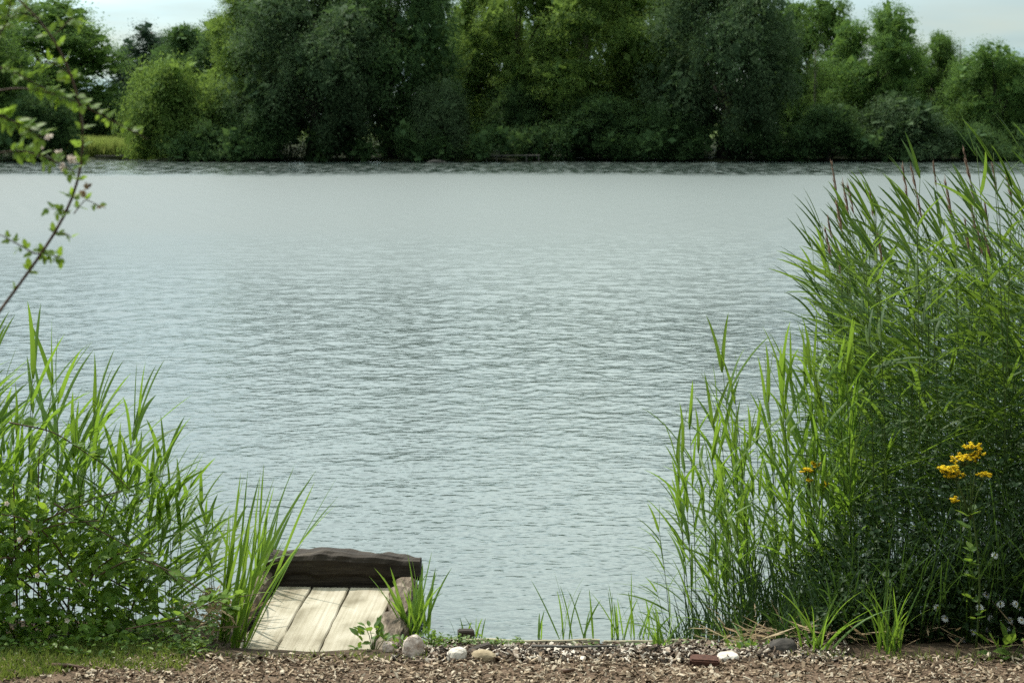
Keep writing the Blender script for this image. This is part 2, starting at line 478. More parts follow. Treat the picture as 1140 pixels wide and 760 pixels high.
L.new(cc.outputs[0], sc_.inputs[0]); L.new(fq.outputs[0], sc_.inputs["Scale"])
cm = N.new("ShaderNodeMix"); cm.data_type = "RGBA"
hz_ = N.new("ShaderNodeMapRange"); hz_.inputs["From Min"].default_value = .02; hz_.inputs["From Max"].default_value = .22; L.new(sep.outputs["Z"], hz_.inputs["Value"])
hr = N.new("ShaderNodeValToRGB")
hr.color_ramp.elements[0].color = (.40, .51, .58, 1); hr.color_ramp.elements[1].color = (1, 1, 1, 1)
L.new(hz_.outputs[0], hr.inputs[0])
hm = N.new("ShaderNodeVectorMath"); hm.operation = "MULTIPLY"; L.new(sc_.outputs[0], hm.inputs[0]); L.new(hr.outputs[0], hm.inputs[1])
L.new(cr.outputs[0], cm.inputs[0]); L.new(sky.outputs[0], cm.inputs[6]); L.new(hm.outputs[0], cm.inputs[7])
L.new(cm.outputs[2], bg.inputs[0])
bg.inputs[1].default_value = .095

sd = bpy.data.lights.new("sun", "SUN"); sd.energy = 5.0; sd.angle = R(.53); sd.color = (1, .95, .87)
so = bpy.data.objects.new("sun", sd); COL.objects.link(so)
so.rotation_euler = Vector(SUN).to_track_quat("Z", "Y").to_euler()
so.location = (-30, 40, 60)

sc.view_settings.view_transform = "Standard"; sc.view_settings.look = "None"
sc.view_settings.exposure = 0.08; sc.view_settings.gamma = 1
sc.render.engine = "CYCLES"
sc.cycles.use_denoising = False
sc.cycles.max_bounces = 8; sc.cycles.transparent_max_bounces = 4
sc.cycles.diffuse_bounces = 3; sc.cycles.glossy_bounces = 3; sc.cycles.transmission_bounces = 4
sc.cycles.sample_clamp_indirect = 6
sc.cycles.caustics_reflective = False

# ------------------------------------------------------------------ ground
def sstep(a, b, x):
    t = np.clip((x - a) / (b - a), 0, 1)
    return t * t * (3 - 2 * t)


def near_shore(X):
    return 8.84 + .45 * sstep(-1.25, -1.7, X) + .55 * sstep(1.0, 1.5, X)


def far_shore(X):
    X = np.asarray(X, float)
    return 150 + 9 * sstep(-29, -32, X) * (1 - sstep(-36.5, -39, X)) + .8 * np.sin(X * .35) + .5 * np.sin(X * .93 + 1)


def gz(X, Y):
    X = np.asarray(X, float); Y = np.asarray(Y, float)
    s = near_shore(X)
    z = .30 - .14 * sstep(8.15, s - .02, Y)
    z = z - .9 * sstep(s, s + .7, Y) - .2 * sstep(s + .7, s + 4, Y)
    f = far_shore(X)
    z = z + 1.15 * sstep(f - 2.2, f + 1.2, Y) + 1.2 * sstep(f + 2, f + 60, Y) + 3 * sstep(220, 500, Y)
    z = z + .012 * np.sin(X * 7 + Y * 3) * np.sin(Y * 9 - X * 2) * (Y < 12)
    return z


def axis(pts):
    out = []
    for (a, b, n) in pts:
        out += list(np.linspace(a, b, n, endpoint=False))
    out.append(pts[-1][1])
    return np.array(out)


gx = axis([(-1500, -200, 14), (-200, -60, 30), (-60, -5, 80), (-5, 5, 120), (5, 60, 60), (60, 200, 30), (200, 1500, 14)])
gy = axis([(-300, -5, 12), (-5, 6, 20), (6, 11, 110), (11, 140, 40), (140, 170, 70), (170, 400, 20), (400, 3000, 12)])
X, Y = np.meshgrid(gx, gy)
V = np.stack([X, Y, gz(X, Y)], -1).reshape(-1, 3)
nx, ny = len(gx), len(gy)
i, j = np.meshgrid(np.arange(ny - 1), np.arange(nx - 1), indexing="ij")
F = np.stack([i * nx + j, i * nx + j + 1, (i + 1) * nx + j + 1, (i + 1) * nx + j], -1).reshape(-1, 4)
mb = MB(); mb.add(V, F)
tag(mb.build("ground", M["ground"], smooth=True), kind="structure")

# bark path along the bank
px_ = np.linspace(-9, 9, 90); py_ = np.linspace(3.0, 8.12, 40)
X, Y = np.meshgrid(px_, py_)
Y = Y + (Y > 8.0) * (.03 * np.sin(X * 5) + .02 * np.sin(X * 13 + 1))
V = np.stack([X, Y, gz(X, Y) + .006], -1).reshape(-1, 3)
nx, ny = 90, 40
i, j = np.meshgrid(np.arange(ny - 1), np.arange(nx - 1), indexing="ij")
F = np.stack([i * nx + j, i * nx + j + 1, (i + 1) * nx + j + 1, (i + 1) * nx + j], -1).reshape(-1, 4)
mb = MB(); mb.add(V, F)
tag(mb.build("path", M["path"], smooth=True), kind="structure")


def chip_mesh(X, Y, Lr, rng, lift=.006, tilt=.45):
    n = len(X)
    th = rng.uniform(0, 6.28, n); tl = rng.normal(0, tilt, n); tr = rng.normal(0, tilt, n)
    a = np.stack([np.cos(th) * np.cos(tl), np.sin(th) * np.cos(tl), np.sin(tl)], -1)
    s = unit(np.stack([-np.sin(th), np.cos(th), np.tan(np.clip(tr, -1, 1))], -1))
    nrm = np.cross(a, s)
    Ln = Lr[0] + (Lr[1] - Lr[0]) * rng.beta(1.5, 3, n); W = Ln * rng.uniform(.25, .65, n); T = rng.uniform(.002, .007, n)
    P = np.array([(-.5, -.5, 0), (.5, -.3, 0), (.5, .45, 0), (-.45, .5, 0), (-.5, -.4, 1), (.45, -.3, 1), (.5, .3, 1), (-.4, .5, 1)], float)
    c = np.stack([X, Y, gz(X, Y) + lift + rng.uniform(0, .012, n)], -1)
    jit = 1 + rng.uniform(-.25, .25, (n, 8, 1))
    V = c[:, None] + jit * (a[:, None] * (P[:, 0][None, :, None] * Ln[:, None, None]) + s[:, None] * (P[:, 1][None, :, None] * W[:, None, None])) + nrm[:, None] * (P[:, 2][None, :, None] * T[:, None, None])
    F = np.array([[4, 5, 6, 7], [0, 1, 5, 4], [1, 2, 6, 5], [2, 3, 7, 6], [3, 0, 4, 7]])
    off = (np.arange(n) * 8)[:, None, None]
    return V.reshape(-1, 3), (F[None] + off).reshape(-1, 4)


rng = np.random.default_rng(5)
n = 30000
X = rng.uniform(-3.2, 3.2, n); Y = rng.uniform(6.4, 8.16, n)
keep = ~((X < -1.9 - .25 * (Y - 7.6)) & (Y > 7.80 + .12 * (X + 1.9)) & (rng.uniform(0, 1, n) < .8))
mb = MB(); mb.add(*chip_mesh(X[keep], Y[keep], (.008, .042), rng))
tag(mb.build("bark_chips", M["chip"]), "reddish brown bark chips covering the footpath along the bank", "bark chips", kind="stuff")
n = 5200
X = rng.uniform(-.55, 1.6, n); Y = rng.uniform(8.05, 8.83, n)
keep = (X < 1.15) | (Y < 8.5)
mb = MB(); mb.add(*chip_mesh(X[keep], Y[keep], (.012, .06), rng, tilt=.5))
tag(mb.build("mulch", M["mulch"]), "dark wood mulch with pale slivers behind the low edging board", "mulch", kind="stuff")

# ------------------------------------------------------------------ lake with real ripples
def build_lake():
    g = .0016
    ys = [8.2]
    while ys[-1] < 164:
        ys.append(ys[-1] * (1 + g))
    ys = np.array(ys)
    uf = np.linspace(-.36, .36, 440)
    uo = np.array([.4, .5, .7, 1, 1.6, 3, 7, 20])
    us = np.concatenate([-uo[::-1], uf, uo])
    U, Y = np.meshgrid(us, ys)
    X = U * Y
    r = np.random.default_rng(21)
    dxs = .00165 * ys                     # grid step
    K = 72
    lam = np.exp(np.linspace(np.log(.10), np.log(1.3), K)) * r.uniform(.94, 1.06, K)
    th = r.normal(0, .75, K) + .25
    th = np.where(r.uniform(0, 1, K) < .25, r.uniform(-1.4, 1.4, K), th)
    kx, ky = np.sin(th), -np.cos(th)
    ph = r.uniform(0, 6.28, K)
    slope = .11 * np.ones(K) * (.5 + np.exp(-((np.log(lam) - np.log(.20)) / .55) ** 2))
    wgt = np.clip((lam[None, :] / dxs[:, None] - 2.6) / 2.4, 0, 1)        # rows x K
    var = ((wgt * slope[None, :]) ** 2 / 2).sum(1)
    # wind: calm lee near this bank, livelier further out; cat's-paw patches
    base = .032 + .024 * sstep(11, 22, ys) - .03 * sstep(38, 75, ys)
    gain = np.clip(base / np.sqrt(var + 1e-9), 0, 4)
    P = np.stack([X.ravel(), Y.ravel(), np.zeros(X.size)], -1)
    patch = fnoise(P * np.array([.10, .045, 1]), 3, 1.0, 3).reshape(X.shape)
    patch = np.clip(1 + .9 * patch, .25, 2.1)
    warp = .35 * fnoise(P * np.array([.5, .5, 1]), 8, 1.0, 2).reshape(X.shape)
    Z = np.zeros_like(X)
    for k in range(K):
        q = 2 * np.pi / lam[k]
        s = np.sin(q * (kx[k] * X + ky[k] * Y) + ph[k] + warp * min(2.5, q * .25))
        Z += (wgt[:, k] * slope[k] * gain)[:, None] / q * s
    Z *= patch
    edge = 1 - sstep(.355, .40, np.abs(U))
    Z *= edge
    V = np.stack([X, Y, Z], -1).reshape(-1, 3)
    nx, ny = len(us), len(ys)
    i, j = np.meshgrid(np.arange(ny - 1), np.arange(nx - 1), indexing="ij")
    F = np.stack([i * nx + j, i * nx + j + 1, (i + 1) * nx + j + 1, (i + 1) * nx + j], -1).reshape(-1, 4)
    mb = MB(); mb.add(V, F)
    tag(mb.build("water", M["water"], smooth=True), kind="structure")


build_lake()

# ------------------------------------------------------------------ trees
def crown_geo(lobes, ncl, ncard, rng, card=(.10, .19), csig=(.42, .42, .26), droop=0.0, seed=0, hole=.0, shell=.6, core=2600):
    """lobes: list of (centre, radii).  Leaf clumps spread through the lobes' outer volume."""
    C = np.array([l[0] for l in lobes], float); Rr = np.array([l[1] for l in lobes], float)
    wt = (Rr[:, 0] * Rr[:, 2]) ** 1.0; wt /= wt.sum()
    k = rng.choice(len(lobes), ncl * 2, p=wt)
    d = unit(rng.normal(size=(ncl * 2, 3)))
    rr = shell + (1.06 - shell) * rng.uniform(0, 1, ncl * 2) ** .6
    c = C[k] + d * Rr[k] * rr[:, None]
    ok = fnoise(c, seed, .55, 3) > hole - .9
    ok &= c[:, 2] > .3
    c, d = c[ok][:ncl], d[ok][:ncl]
    m = len(c)
    size = rng.uniform(.6, 1.35, m)
    P = np.repeat(c, ncard, 0)
    off = np.clip(rng.normal(size=(m * ncard, 3)), -1.7, 1.7) * np.array(csig) * np.repeat(size, ncard)[:, None]
    if droop:
        off[:, 2] -= np.abs(rng.normal(0, droop, m * ncard)) * np.repeat(size, ncard)
    P = P + off
    P[:, 2] = np.maximum(P[:, 2], .05 + rng.uniform(0, .4, len(P)))
    n = len(P)
    D = np.repeat(d, ncard, 0)
    al = unit(D * .7 + rng.normal(size=(n, 3)) * .8 + np.array([0, 0, -.25 - 1.3 * (droop > 0)]))
    nr = unit(rng.normal(size=(n, 3)) * .75 + D * .5 + np.array([0, 0, .75]))
    Ls = rng.uniform(*card, n)
    a = leaf_geo(P, al, nr, Ls, Ls * rng.uniform(.38, .62, n), "diamond")
    # larger sprays deep inside the lobes close the crown
    nc = core
    k = rng.choice(len(lobes), nc, p=wt)
    d = unit(rng.normal(size=(nc, 3)))
    P = C[k] + d * Rr[k] * (.78 * rng.uniform(0, 1, nc) ** .4)[:, None]
    P[:, 2] = np.maximum(P[:, 2], .3)
    Ls = rng.uniform(.5, 1.0, nc)
    b = leaf_geo(P, unit(rng.normal(size=(nc, 3))), unit(rng.normal(size=(nc, 3))), Ls, Ls * .7, "diamond")
    return np.concatenate([a[0], b[0]]), [np.concatenate([a[1][0], b[1][0] + len(a[0])])]


def trunk_geo(h, r0, lobes, rng, nlimb=7, lean=.0):
    mb = MB()
    t = np.linspace(0, 1, 8)
    bend = rng.normal(0, .25, 2)
    pts = np.stack([bend[0] * np.sin(t * 2.5) + lean * t * h * .3, bend[1] * np.sin(t * 2), -.25 + t * (h + .25)], -1)
    mb.add(*tube_geo(pts, r0 * (1 - .75 * t) * (1 + .5 * np.exp(-t * 12)), 8))
    for q in rng.choice(len(lobes), min(nlimb, len(lobes)), replace=False):
        c = np.array(lobes[q][0])
        a = pts[rng.integers(2, 6)]
        s = np.linspace(0, 1, 6)[:, None]
        mid = a * (1 - s) + c * s
        mid[:, 2] += (np.sin(s[:, 0] * math.pi) * .5)
        mb.add(*tube_geo(mid, r0 * .42 * (1 - .8 * s[:, 0]) + .015, 6))
    return mb


def lobes_round(h, w, rng, n=13, low=.18):
    out = []
    for q in range(n):
        u = rng.uniform(0, 1)
        z = h * (low + (.90 - low) * ((q + .5) / n))
        zt = (z / h - low) / (.92 - low)
        ring = w * .5 * (math.sin(math.pi * (.12 + .80 * zt)) ** .7) * .62
        a = q * 2.4 + rng.uniform(-.4, .4)
        r = w * rng.uniform(.17, .25)
        out.append(((math.cos(a) * ring, math.sin(a) * ring, z), (r, r, r * rng.uniform(.75, 1.0))))
    return out


def lobes_bush(h, w, rng, n=11):
    out = []
    for q in range(n):
        a = q * 2.4 + rng.uniform(-.3, .3)
        f = (q + .5) / n
        z = h * (.12 + .70 * f)
        ring = w * .5 * math.sqrt(max(0, 1 - (f * .92) ** 2)) * .62
        r = w * rng.uniform(.17, .25)
        out.append(((math.cos(a) * ring, math.sin(a) * ring, z), (r, r, r * .95)))
    return out


def lobes_tall(h, w, rng, n=13):
    out = []
    for q in range(n):
        f = (q + .5) / n
        a = q * 2.4
        ring = w * .28 * (1 - f * .8)
        r = w * .30 * (1 - .55 * f) * rng.uniform(.85, 1.15)
        out.append(((math.cos(a) * ring, math.sin(a) * ring, h * (.12 + .82 * f)), (r, r, r * 1.3)))
    return out


PROTO = {}


def make_proto(key, h, w, lobes, r0, ncl, ncard, seed, bark="bark", trunk_h=.72, **kw):
    rng = np.random.default_rng(seed)
    lb = lobes(h, w, rng)
    cm_ = MB(); cm_.add(*crown_geo(lb, ncl, ncard, rng, seed=seed, **kw))
    crown = cm_.mesh("crown")
    crown.materials.append(M["mid_green"])
    tr = trunk_geo(h * trunk_h, r0, lb, rng).mesh("trunk", True)
    tr.materials.append(M[bark])
    PROTO[key] = (h, w, crown, tr)


make_proto("round_a", 14, 10, lobes_round, .30, 680, 100, 101, hole=.15)
make_proto("round_b", 14, 10, lobes_round, .30, 680, 100, 102, hole=.18)
make_proto("round_c", 14, 9, lobes_round, .28, 660, 100, 103, hole=.15)
make_proto("willow_a", 14, 11, lambda h, w, r: lobes_round(h, w, r, 15, .10), .42, 700, 105, 104, csig=(.38, .38, .45), droop=.6, card=(.11, .21), hole=.15)
make_proto("willow_b", 14, 11, lambda h, w, r: lobes_round(h, w, r, 15, .10), .42, 700, 105, 105, csig=(.38, .38, .45), droop=.6, card=(.11, .21), hole=.12)
make_proto("bush_a", 6, 6, lobes_bush, .14, 360, 90, 106, csig=(.38, .38, .3), card=(.09, .17), hole=.1, core=700)
make_proto("bush_b", 6, 6, lobes_bush, .14, 360, 90, 107, csig=(.38, .38, .4), droop=.35, card=(.10, .19), hole=.15, core=700)
make_proto("tall_a", 15, 5, lobes_tall, .24, 380, 84, 108, hole=.25, trunk_h=.9, core=600)
make_proto("tall_b", 15, 5, lobes_tall, .20, 200, 70, 109, hole=.45, core=20, trunk_h=.93, bark="pale_bark")


def place_tree(name, cat, key, px, Yd, top, width, mat, label, group=None, base=None):
    x, _, ztop = at(px, top, Yd)
    zb = float(gz(x, Yd)) if base is None else base
    h, w, crown, tr = PROTO[key]
    sh = (ztop - zb) / h
    sw = width * Yd / FPX / w
    root = empty(name, (x, Yd, zb - .05), random.uniform(0, 6.28))
    root.scale = (sw, sw, sh)
    c = link("crown", crown, root)
    c.material_slots[0].link = "OBJECT"
    c.material_slots[0].material = M[mat]
    t = link("trunk", tr, root)
    tag(root, label, cat, group)
    return root


TREES = [
    # name, category, proto, px, Y, top_py, width px, material, label
    ("broad_tree", "tree", "round_a", 30, 186, 0, 215, "mid_green", "broad rounded mid green tree filling the corner behind the hanging briar"),
    ("broad_tree", "tree", "round_b", -60, 156, -30, 190, "mid_green", "bushy green tree cut by the picture edge beyond the briar"),
    ("round_bush", "bush", "bush_a", 44, 152, 95, 84, "dark_green", "dark green bush at the foot of the corner tree beside the reedy cove"),
    ("dark_poplar", "tree", "tall_a", 165, 226, 22, 84, "pine_green", "bluish dark far tree rising highest in the dip of the skyline"),
    ("dark_poplar", "tree", "tall_a", 140, 230, 40, 76, "pine_green", "bluish dark far tree stepping down at the end of the distant row"),
    ("dark_poplar", "tree", "tall_a", 190, 224, 30, 80, "pine_green", "bluish dark far tree between the highest far one and the round dark crowns"),
    ("dark_tree", "tree", "round_c", 222, 205, 24, 110, "dark_green", "dark round crowned far tree just above the two pale willow bushes"),
    ("dark_tree", "tree", "round_b", 262, 200, 10, 110, "dark_green", "dark far tree beside the sunny yellowish crown"),
    ("willow_bush", "bush", "bush_b", 188, 155, 62, 104, "light_green", "pale green pointed willow bush beside the sunny reedy cove"),
    ("willow_bush", "bush", "bush_b", 246, 154, 76, 96, "light_green", "pale green willow bush second from the reedy cove"),
    ("sunny_tree", "tree", "round_c", 292, 158, -22, 130, "light_green", "tall yellowish green tree with sunlit crown at the edge of the sky gap"),
    ("willow_tree", "tree", "willow_a", 345, 153, -40, 190, "grey_green", "large drooping grey green willow next to the sunlit yellowish tree"),
    ("round_bush", "bush", "bush_a", 290, 151, 108, 90, "dark_green", "low dark bush overhanging the water under the sunlit yellowish tree"),
    ("willow_tree", "tree", "willow_b", 432, 156, -70, 170, "dark_green", "very tall dark willow in the middle of the far bank"),
    ("willow_bush", "bush", "bush_b", 490, 151, 88, 70, "grey_green", "small round grey green willow bush standing against dark trees"),
    ("slender_tree", "tree", "tall_a", 520, 162, -55, 62, "light_green", "narrow light green tree above the bright grassy gap"),
    ("broad_tree", "tree", "round_b", 575, 160, -55, 130, "light_green", "sunlit light green tree above the far fishing platform"),
    ("round_bush", "bush", "bush_a", 574, 156, 92, 74, "dark_green", "dark bush in deep shade right behind the far fishing platform"),
    ("broad_tree", "tree", "round_a", 660, 157, -60, 160, "light_green", "broad light green tree between the far platform and the tall grey willow"),
    ("broad_tree", "tree", "round_c", 725, 164, -60, 120, "mid_green", "mid green tree tucked against the tall grey willow"),
    ("round_bush", "bush", "bush_a", 672, 152, 104, 110, "dark_green", "dark shaded bush at the water under the broad light green tree"),
    ("willow_tree", "tree", "willow_a", 808, 153, -75, 180, "grey_green", "tallest grey green willow hanging to the water with a dark foot"),
    ("round_bush", "bush", "bush_b", 745, 151, 112, 70, "dark_green", "dark bush touching the water at the tallest willow"),
    ("broad_tree", "tree", "round_b", 905, 168, -8, 110, "mid_green", "green tree standing behind a thin bare pale trunk"),
    ("bare_tree", "tree", "tall_b", 909, 156, 46, 36, "mid_green", "thin sparse tree with a pale bare trunk beside the tallest willow"),
    ("slender_tree", "tree", "tall_a", 988, 170, -4, 46, "mid_green", "pointed poplar top poking above the bushy tree near the bright sky"),
    ("broad_tree", "tree", "round_a", 975, 157, 10, 125, "mid_green", "bushy tree in front of the pointed poplar top"),
    ("willow_bush", "bush", "bush_b", 1008, 151, 104, 104, "grey_green", "rounded grey green willow bush leaning over the water behind reed plumes"),
    ("round_bush", "bush", "bush_a", 922, 151, 112, 80, "dark_green", "dark low bush between the tallest willow and the leaning willow bush"),
    ("broad_tree", "tree", "round_c", 1040, 172, 31, 62, "mid_green", "rounded tree on the skyline next to the bushy tree and open sky"),
    ("bare_tree", "tree", "tall_b", 1069, 170, 40, 36, "mid_green", "thin airy see-through tree on the skyline against the clouds"),
    ("willow_tree", "tree", "willow_b", 1108, 158, 50, 120, "mid_green", "low wide willow at the end of the tree line above the reed plumes"),
    ("broad_tree", "tree", "round_a", 1190, 160, 64, 150, "mid_green", "low green tree beyond the picture edge after the wide willow"),
    ("broad_tree", "tree", "round_c", 1300, 162, 40, 150, "dark_green", "dark tree outside the picture past the low green tree"),
    ("willow_tree", "tree", "willow_a", -190, 158, 0, 190, "dark_green", "dark willow outside the picture past the bushy green tree"),
]
for T in TREES:
    place_tree(*T)

# the wood behind the front row and the dark undergrowth on the far bank: masses
rng = np.random.default_rng(77)
lb = []
for q in range(380):
    x = rng.uniform(-75, 75)
    pxq = 570 + x / 172 * FPX
    hmax = 16 if (280 < pxq < 870) else (7.5 if pxq < 280 else 10.5)
    r = rng.uniform(2.0, 3.4)
    lb.append(((x, rng.uniform(171, 182) + (12 if pxq < 200 else 0), 1.0 + (hmax - r - 1) * rng.uniform() ** .75), (r, r, r * .9)))
mb = MB(); mb.add(*crown_geo(lb, 6500, 40, rng, card=(.18, .36), csig=(.8, .8, .6), seed=9, shell=.3, core=14000))
tag(mb.build("woodland", M["dark_green"]), "dark mass of woodland behind the waterside trees", "wood", kind="stuff")
lb = []
for q in range(300):
    x = rng.uniform(-62, 62)
    pxq = 570 + x / 152 * FPX
    if 66 < pxq < 178 or 522 < pxq < 532:
        continue
    y = float(far_shore(x)) + rng.uniform(-.9, 2.4)
    r = rng.uniform(.7, 1.3)
    lb.append(((x, y, rng.uniform(.3, 2.6)), (r, r, r * .8)))
mb = MB(); mb.add(*crown_geo(lb, 3000, 50, rng, card=(.10, .20), csig=(.4, .4, .3), seed=10, shell=.3, core=5000))
tag(mb.build("undergrowth", M["dark_green"]), "dark undergrowth overhanging the far waterline", "undergrowth", kind="stuff")


def blades_field(xs, ys, hmin, hmax, wd, rng, lean=.25, zf=None):
    n = len(xs)
    b = np.stack([xs, ys, (gz(xs, ys) if zf is None else zf(xs, ys)) - .01], -1)
    al = unit(np.stack([rng.normal(0, lean, n), rng.normal(0, lean, n), np.ones(n)], -1))
    nr = unit(np.stack([rng.normal(size=n), rng.normal(size=n), rng.normal(0, .2, n)], -1))
    Ls = rng.uniform(hmin, hmax, n)
    return leaf_geo(b, al, nr, Ls, np.full(n, wd) * rng.uniform(.6, 1.3, n), "diamond")


xs = rng.uniform(-41, -30.5, 6500); ys = rng.uniform(159.6, 165.5, 6500)
mb = MB(); mb.add(*blades_field(xs, ys, 1.2, 2.0, .09, rng, .12))
tag(mb.build("reeds", M["meadow"]), "sunlit pale green reeds in the little cove across the lake", "reeds", kind="stuff")
xs = np.concatenate([rng.uniform(-4.3, -2.6, 900), rng.uniform(2.3, 3.1, 300)]); ys = np.concatenate([rng.uniform(152.5, 158, 900), rng.uniform(158, 164, 300)])
mb = MB(); mb.add(*blades_field(xs, ys, .7, 1.5, .12, rng, .2))
tag(mb.build("meadow_grass", M["meadow"]), "bright meadow grass showing through gaps in the far trees", "grass", kind="stuff")

# far fishing platform and a pale strip at the cove
t = empty("fishing_platform", (at(570, 172, 149)[0], 149, 0))
tag(t, "tiny grey fishing platform on posts at the far waterline in deep shade", "platform")
mb = MB(); mb.add(*box_geo((-2.2, -.45, .50), (2.3, .45, .58))); mb.build("deck", M["far_wood"], t)
for q in (-2.1, -1.25, 1.2, 2.2):
    mb = MB(); mb.add(*tube_geo([(q, -.40, -.6), (q, -.40, .50)], .05, 6)); mb.build("post", M["far_wood"], t)
t = empty("bank_landing", (at(128, 172, 158.4)[0], 158.4, 0))
tag(t, "low pale timber landing at the foot of the sunlit cove reeds", "landing")
mb = MB(); mb.add(*box_geo((-1.7, -.3, .28), (1.3, .3, .40))); mb.build("deck", M["far_wood"], t)
for q in (-1.5, 1.1):
    mb = MB(); mb.add(*tube_geo([(q, -.25, -.9), (q, -.25, .28)], .06, 6)); mb.build("post", M["far_wood"], t)
x, y, z = at(486, 178.6, 148.5)
mb = MB(); mb.add(*tube_geo([(x - .8, y, -.02), (x - .3, y, .08), (x + .3, y + .1, .07), (x + .9, y, -.03)], [.04, .12, .11, .03], 8))
tag(mb.build("floating_log", M["pale_bark"], smooth=True), "pale floating log at the far waterline under the grey willow bush", "log")

# ------------------------------------------------------------------ jetty
jx0, jy0, JZ = -1.36, 8.50, .20
jet = empty("fishing_jetty", (-1.03, 8.5, JZ))
jet.rotation_euler = (0, 0, R(-2.0))
tag(jet, "small weathered plank fishing jetty with a dark timber beam across its end", "jetty")


def plank(x0, x1, y0, y1, zt, th, seed):
    r = np.random.default_rng(seed)
    ny_ = 14
    ys_ = np.linspace(y0, y1, ny_)
    V = []
    for y in ys_:
        e0, e1 = r.normal(0, .0025), r.normal(0, .0025)
        dz = .004 * math.sin(y * 5 + seed)
        c = .006
        V += [(x0 + e0, y, zt - th), (x0 + e0, y, zt - c + dz), (x0 + e0 + c, y, zt + dz), (x1 + e1 - c, y, zt + dz), (x1 + e1, y, zt - c + dz), (x1 + e1, y, zt - th)]
    F = []
    for q in range(ny_ - 1):
        for k in range(6):
            F.append((q * 6 + k, q * 6 + (k + 1) % 6, (q + 1) * 6 + (k + 1) % 6, (q + 1) * 6 + k))
    caps = [tuple(range(6)), tuple((ny_ - 1) * 6 + k for k in range(6))[::-1]]
    return np.array(V), [np.array(F), np.array(caps)]


for k, (a, b) in enumerate(((-.335, -.143), (-.136, .071), (.079, .325))):
    mb = MB(); mb.add(*plank(a, b, -.02 + .012 * k, 1.34, 0, .04, 3 + k))
    mb.build("plank", M["plank"], jet)


def rough_beam(p0, p1, hz, hy, seed, amp=.02, nseg=26, prof=None, sides=12):
    """squarish rough timber between two points; prof(t) scales the height"""
    p0, p1 = np.array(p0, float), np.array(p1, float)
    d = unit(p1 - p0); up = np.array([0, 0, 1.0]); s = unit(np.cross(d, up))
    t = np.linspace(0, 1, nseg)
    th = np.arange(sides) * 2 * np.pi / sides + np.pi / sides
    ex = np.sign(np.cos(th)) * np.abs(np.cos(th)) ** .55
    ez = np.sign(np.sin(th)) * np.abs(np.sin(th)) ** .55
    V = []
    for q in t:
        c = p0 * (1 - q) + p1 * q
        hs, lift = (1, 0) if prof is None else prof(q)
        V.append(c + up * lift + ex[:, None] * s * hy + ez[:, None] * up * hz * hs)
    V = np.array(V).reshape(-1, 3)
    nz_ = fnoise(V * np.array([1, 1, 1]), seed, 9, 4)
    ctr = np.repeat(np.array([p0 * (1 - q) + p1 * q for q in t]), sides, 0)
    V = V + unit(V - ctr) * (nz_ * amp)[:, None]
    i, j = np.meshgrid(np.arange(nseg - 1), np.arange(sides), indexing="ij")
    j2 = (j + 1) % sides
    F = np.stack([i * sides + j, i * sides + j2, (i + 1) * sides + j2, (i + 1) * sides + j], -1).reshape(-1, 4)
    return V, [F, np.array([np.arange(sides)[::-1], (nseg - 1) * sides + np.arange(sides)])]


mb = MB(); mb.add(*rough_beam((-.40, 1.44, .105), (.465, 1.45, .085), .075, .085, 4, .017, 48,
                              lambda q: (1.0 - .18 * max(0, q - .5) - .15 * max(0, .2 - q) * 3, .010 * math.sin(math.pi * min(1, q * 1.15)))))
mb.build("end_beam", M["old_timber"], jet, False)
mb = MB(); mb.add(*rough_beam((-.38, 1.445, -.03), (.43, 1.455, -.03), .13, .078, 6, .01, 26))
mb.build("lower_beam", M["old_timber"], jet, False)
mb = MB(); mb.add(*rough_beam((.41, .02, -.05), (.395, 1.34, -.01), .07, .06, 8, .03, 26, lambda q: (1 + .15 * math.sin(q * 9), 0)))
o = mb.build("side_log", M["rotten_log"], jet, False)
mb = MB(); mb.add(*rough_beam((-.43, .0, -.04), (-.40, 1.34, .02), .08, .055, 9, .025, 26))
mb.build("side_log", M["rotten_log"], jet, False)
for q in ((-.36, 1.56), (.42, 1.57), (-.30, .9), (.30, .9)):
    mb = MB(); mb.add(*tube_geo([(q[0], q[1], -1.1), (q[0], q[1], -.05)], .045, 8)); mb.build("post", M["old_timber"], jet)

# ------------------------------------------------------------------ edging, stones, brick
def stone(name, px, py, w, h, mat, label, cat="stone", seed=0, d=None, sub=3, jag=.16):
    x, y, z = onz(px, py, .27)
    z = float(gz(x, y))
    import bmesh
    bm = bmesh.new(); bmesh.ops.create_icosphere(bm, subdivisions=sub, radius=1)
    V = np.array([v.co[:] for v in bm.verts]); F = np.array([[v.index for v in f.verts] for f in bm.faces]); bm.free()
    nz_ = fnoise(V, seed, 1.0, 4)
    V = V * (1 + jag * nz_)[:, None]
    V = np.sign(V) * np.abs(V) ** .85
    V = V * np.array([w / 2, (d or w * .8) / 2, h / 2]) + np.array([0, 0, h * .22])
    mb = MB(); mb.add(V, F)
    o = mb.build(name, M[mat], smooth=False)
    o.location = (x, y, z)
    tag(o, label, cat)
    return o


stone("stone", 458, 736, .09, .13, "stone_pink", "pinkish grey upright rough stone at the front corner of the jetty", seed=12, jag=.55)
stone("stone", 432, 728, .06, .07, "stone_pink", "smaller grey stone half hidden by leaves against the jetty log", seed=14, jag=.25)
stone("stone", 510, 742, .085, .075, "stone_white", "chalky white round stone beside the tan stone", seed=4, jag=.3)
stone("stone", 538, 743, .115, .06, "stone_tan", "flat tan stone lying under a wood offcut", seed=5, jag=.3)
stone("stone", 810, 741, .11, .05, "stone_white", "flat pale stone lying beside the dark red brick", seed=6)
stone("stone", 872, 734, .13, .09, "stone_dark", "dark rock in the shade at the foot of the tall reeds", seed=7)


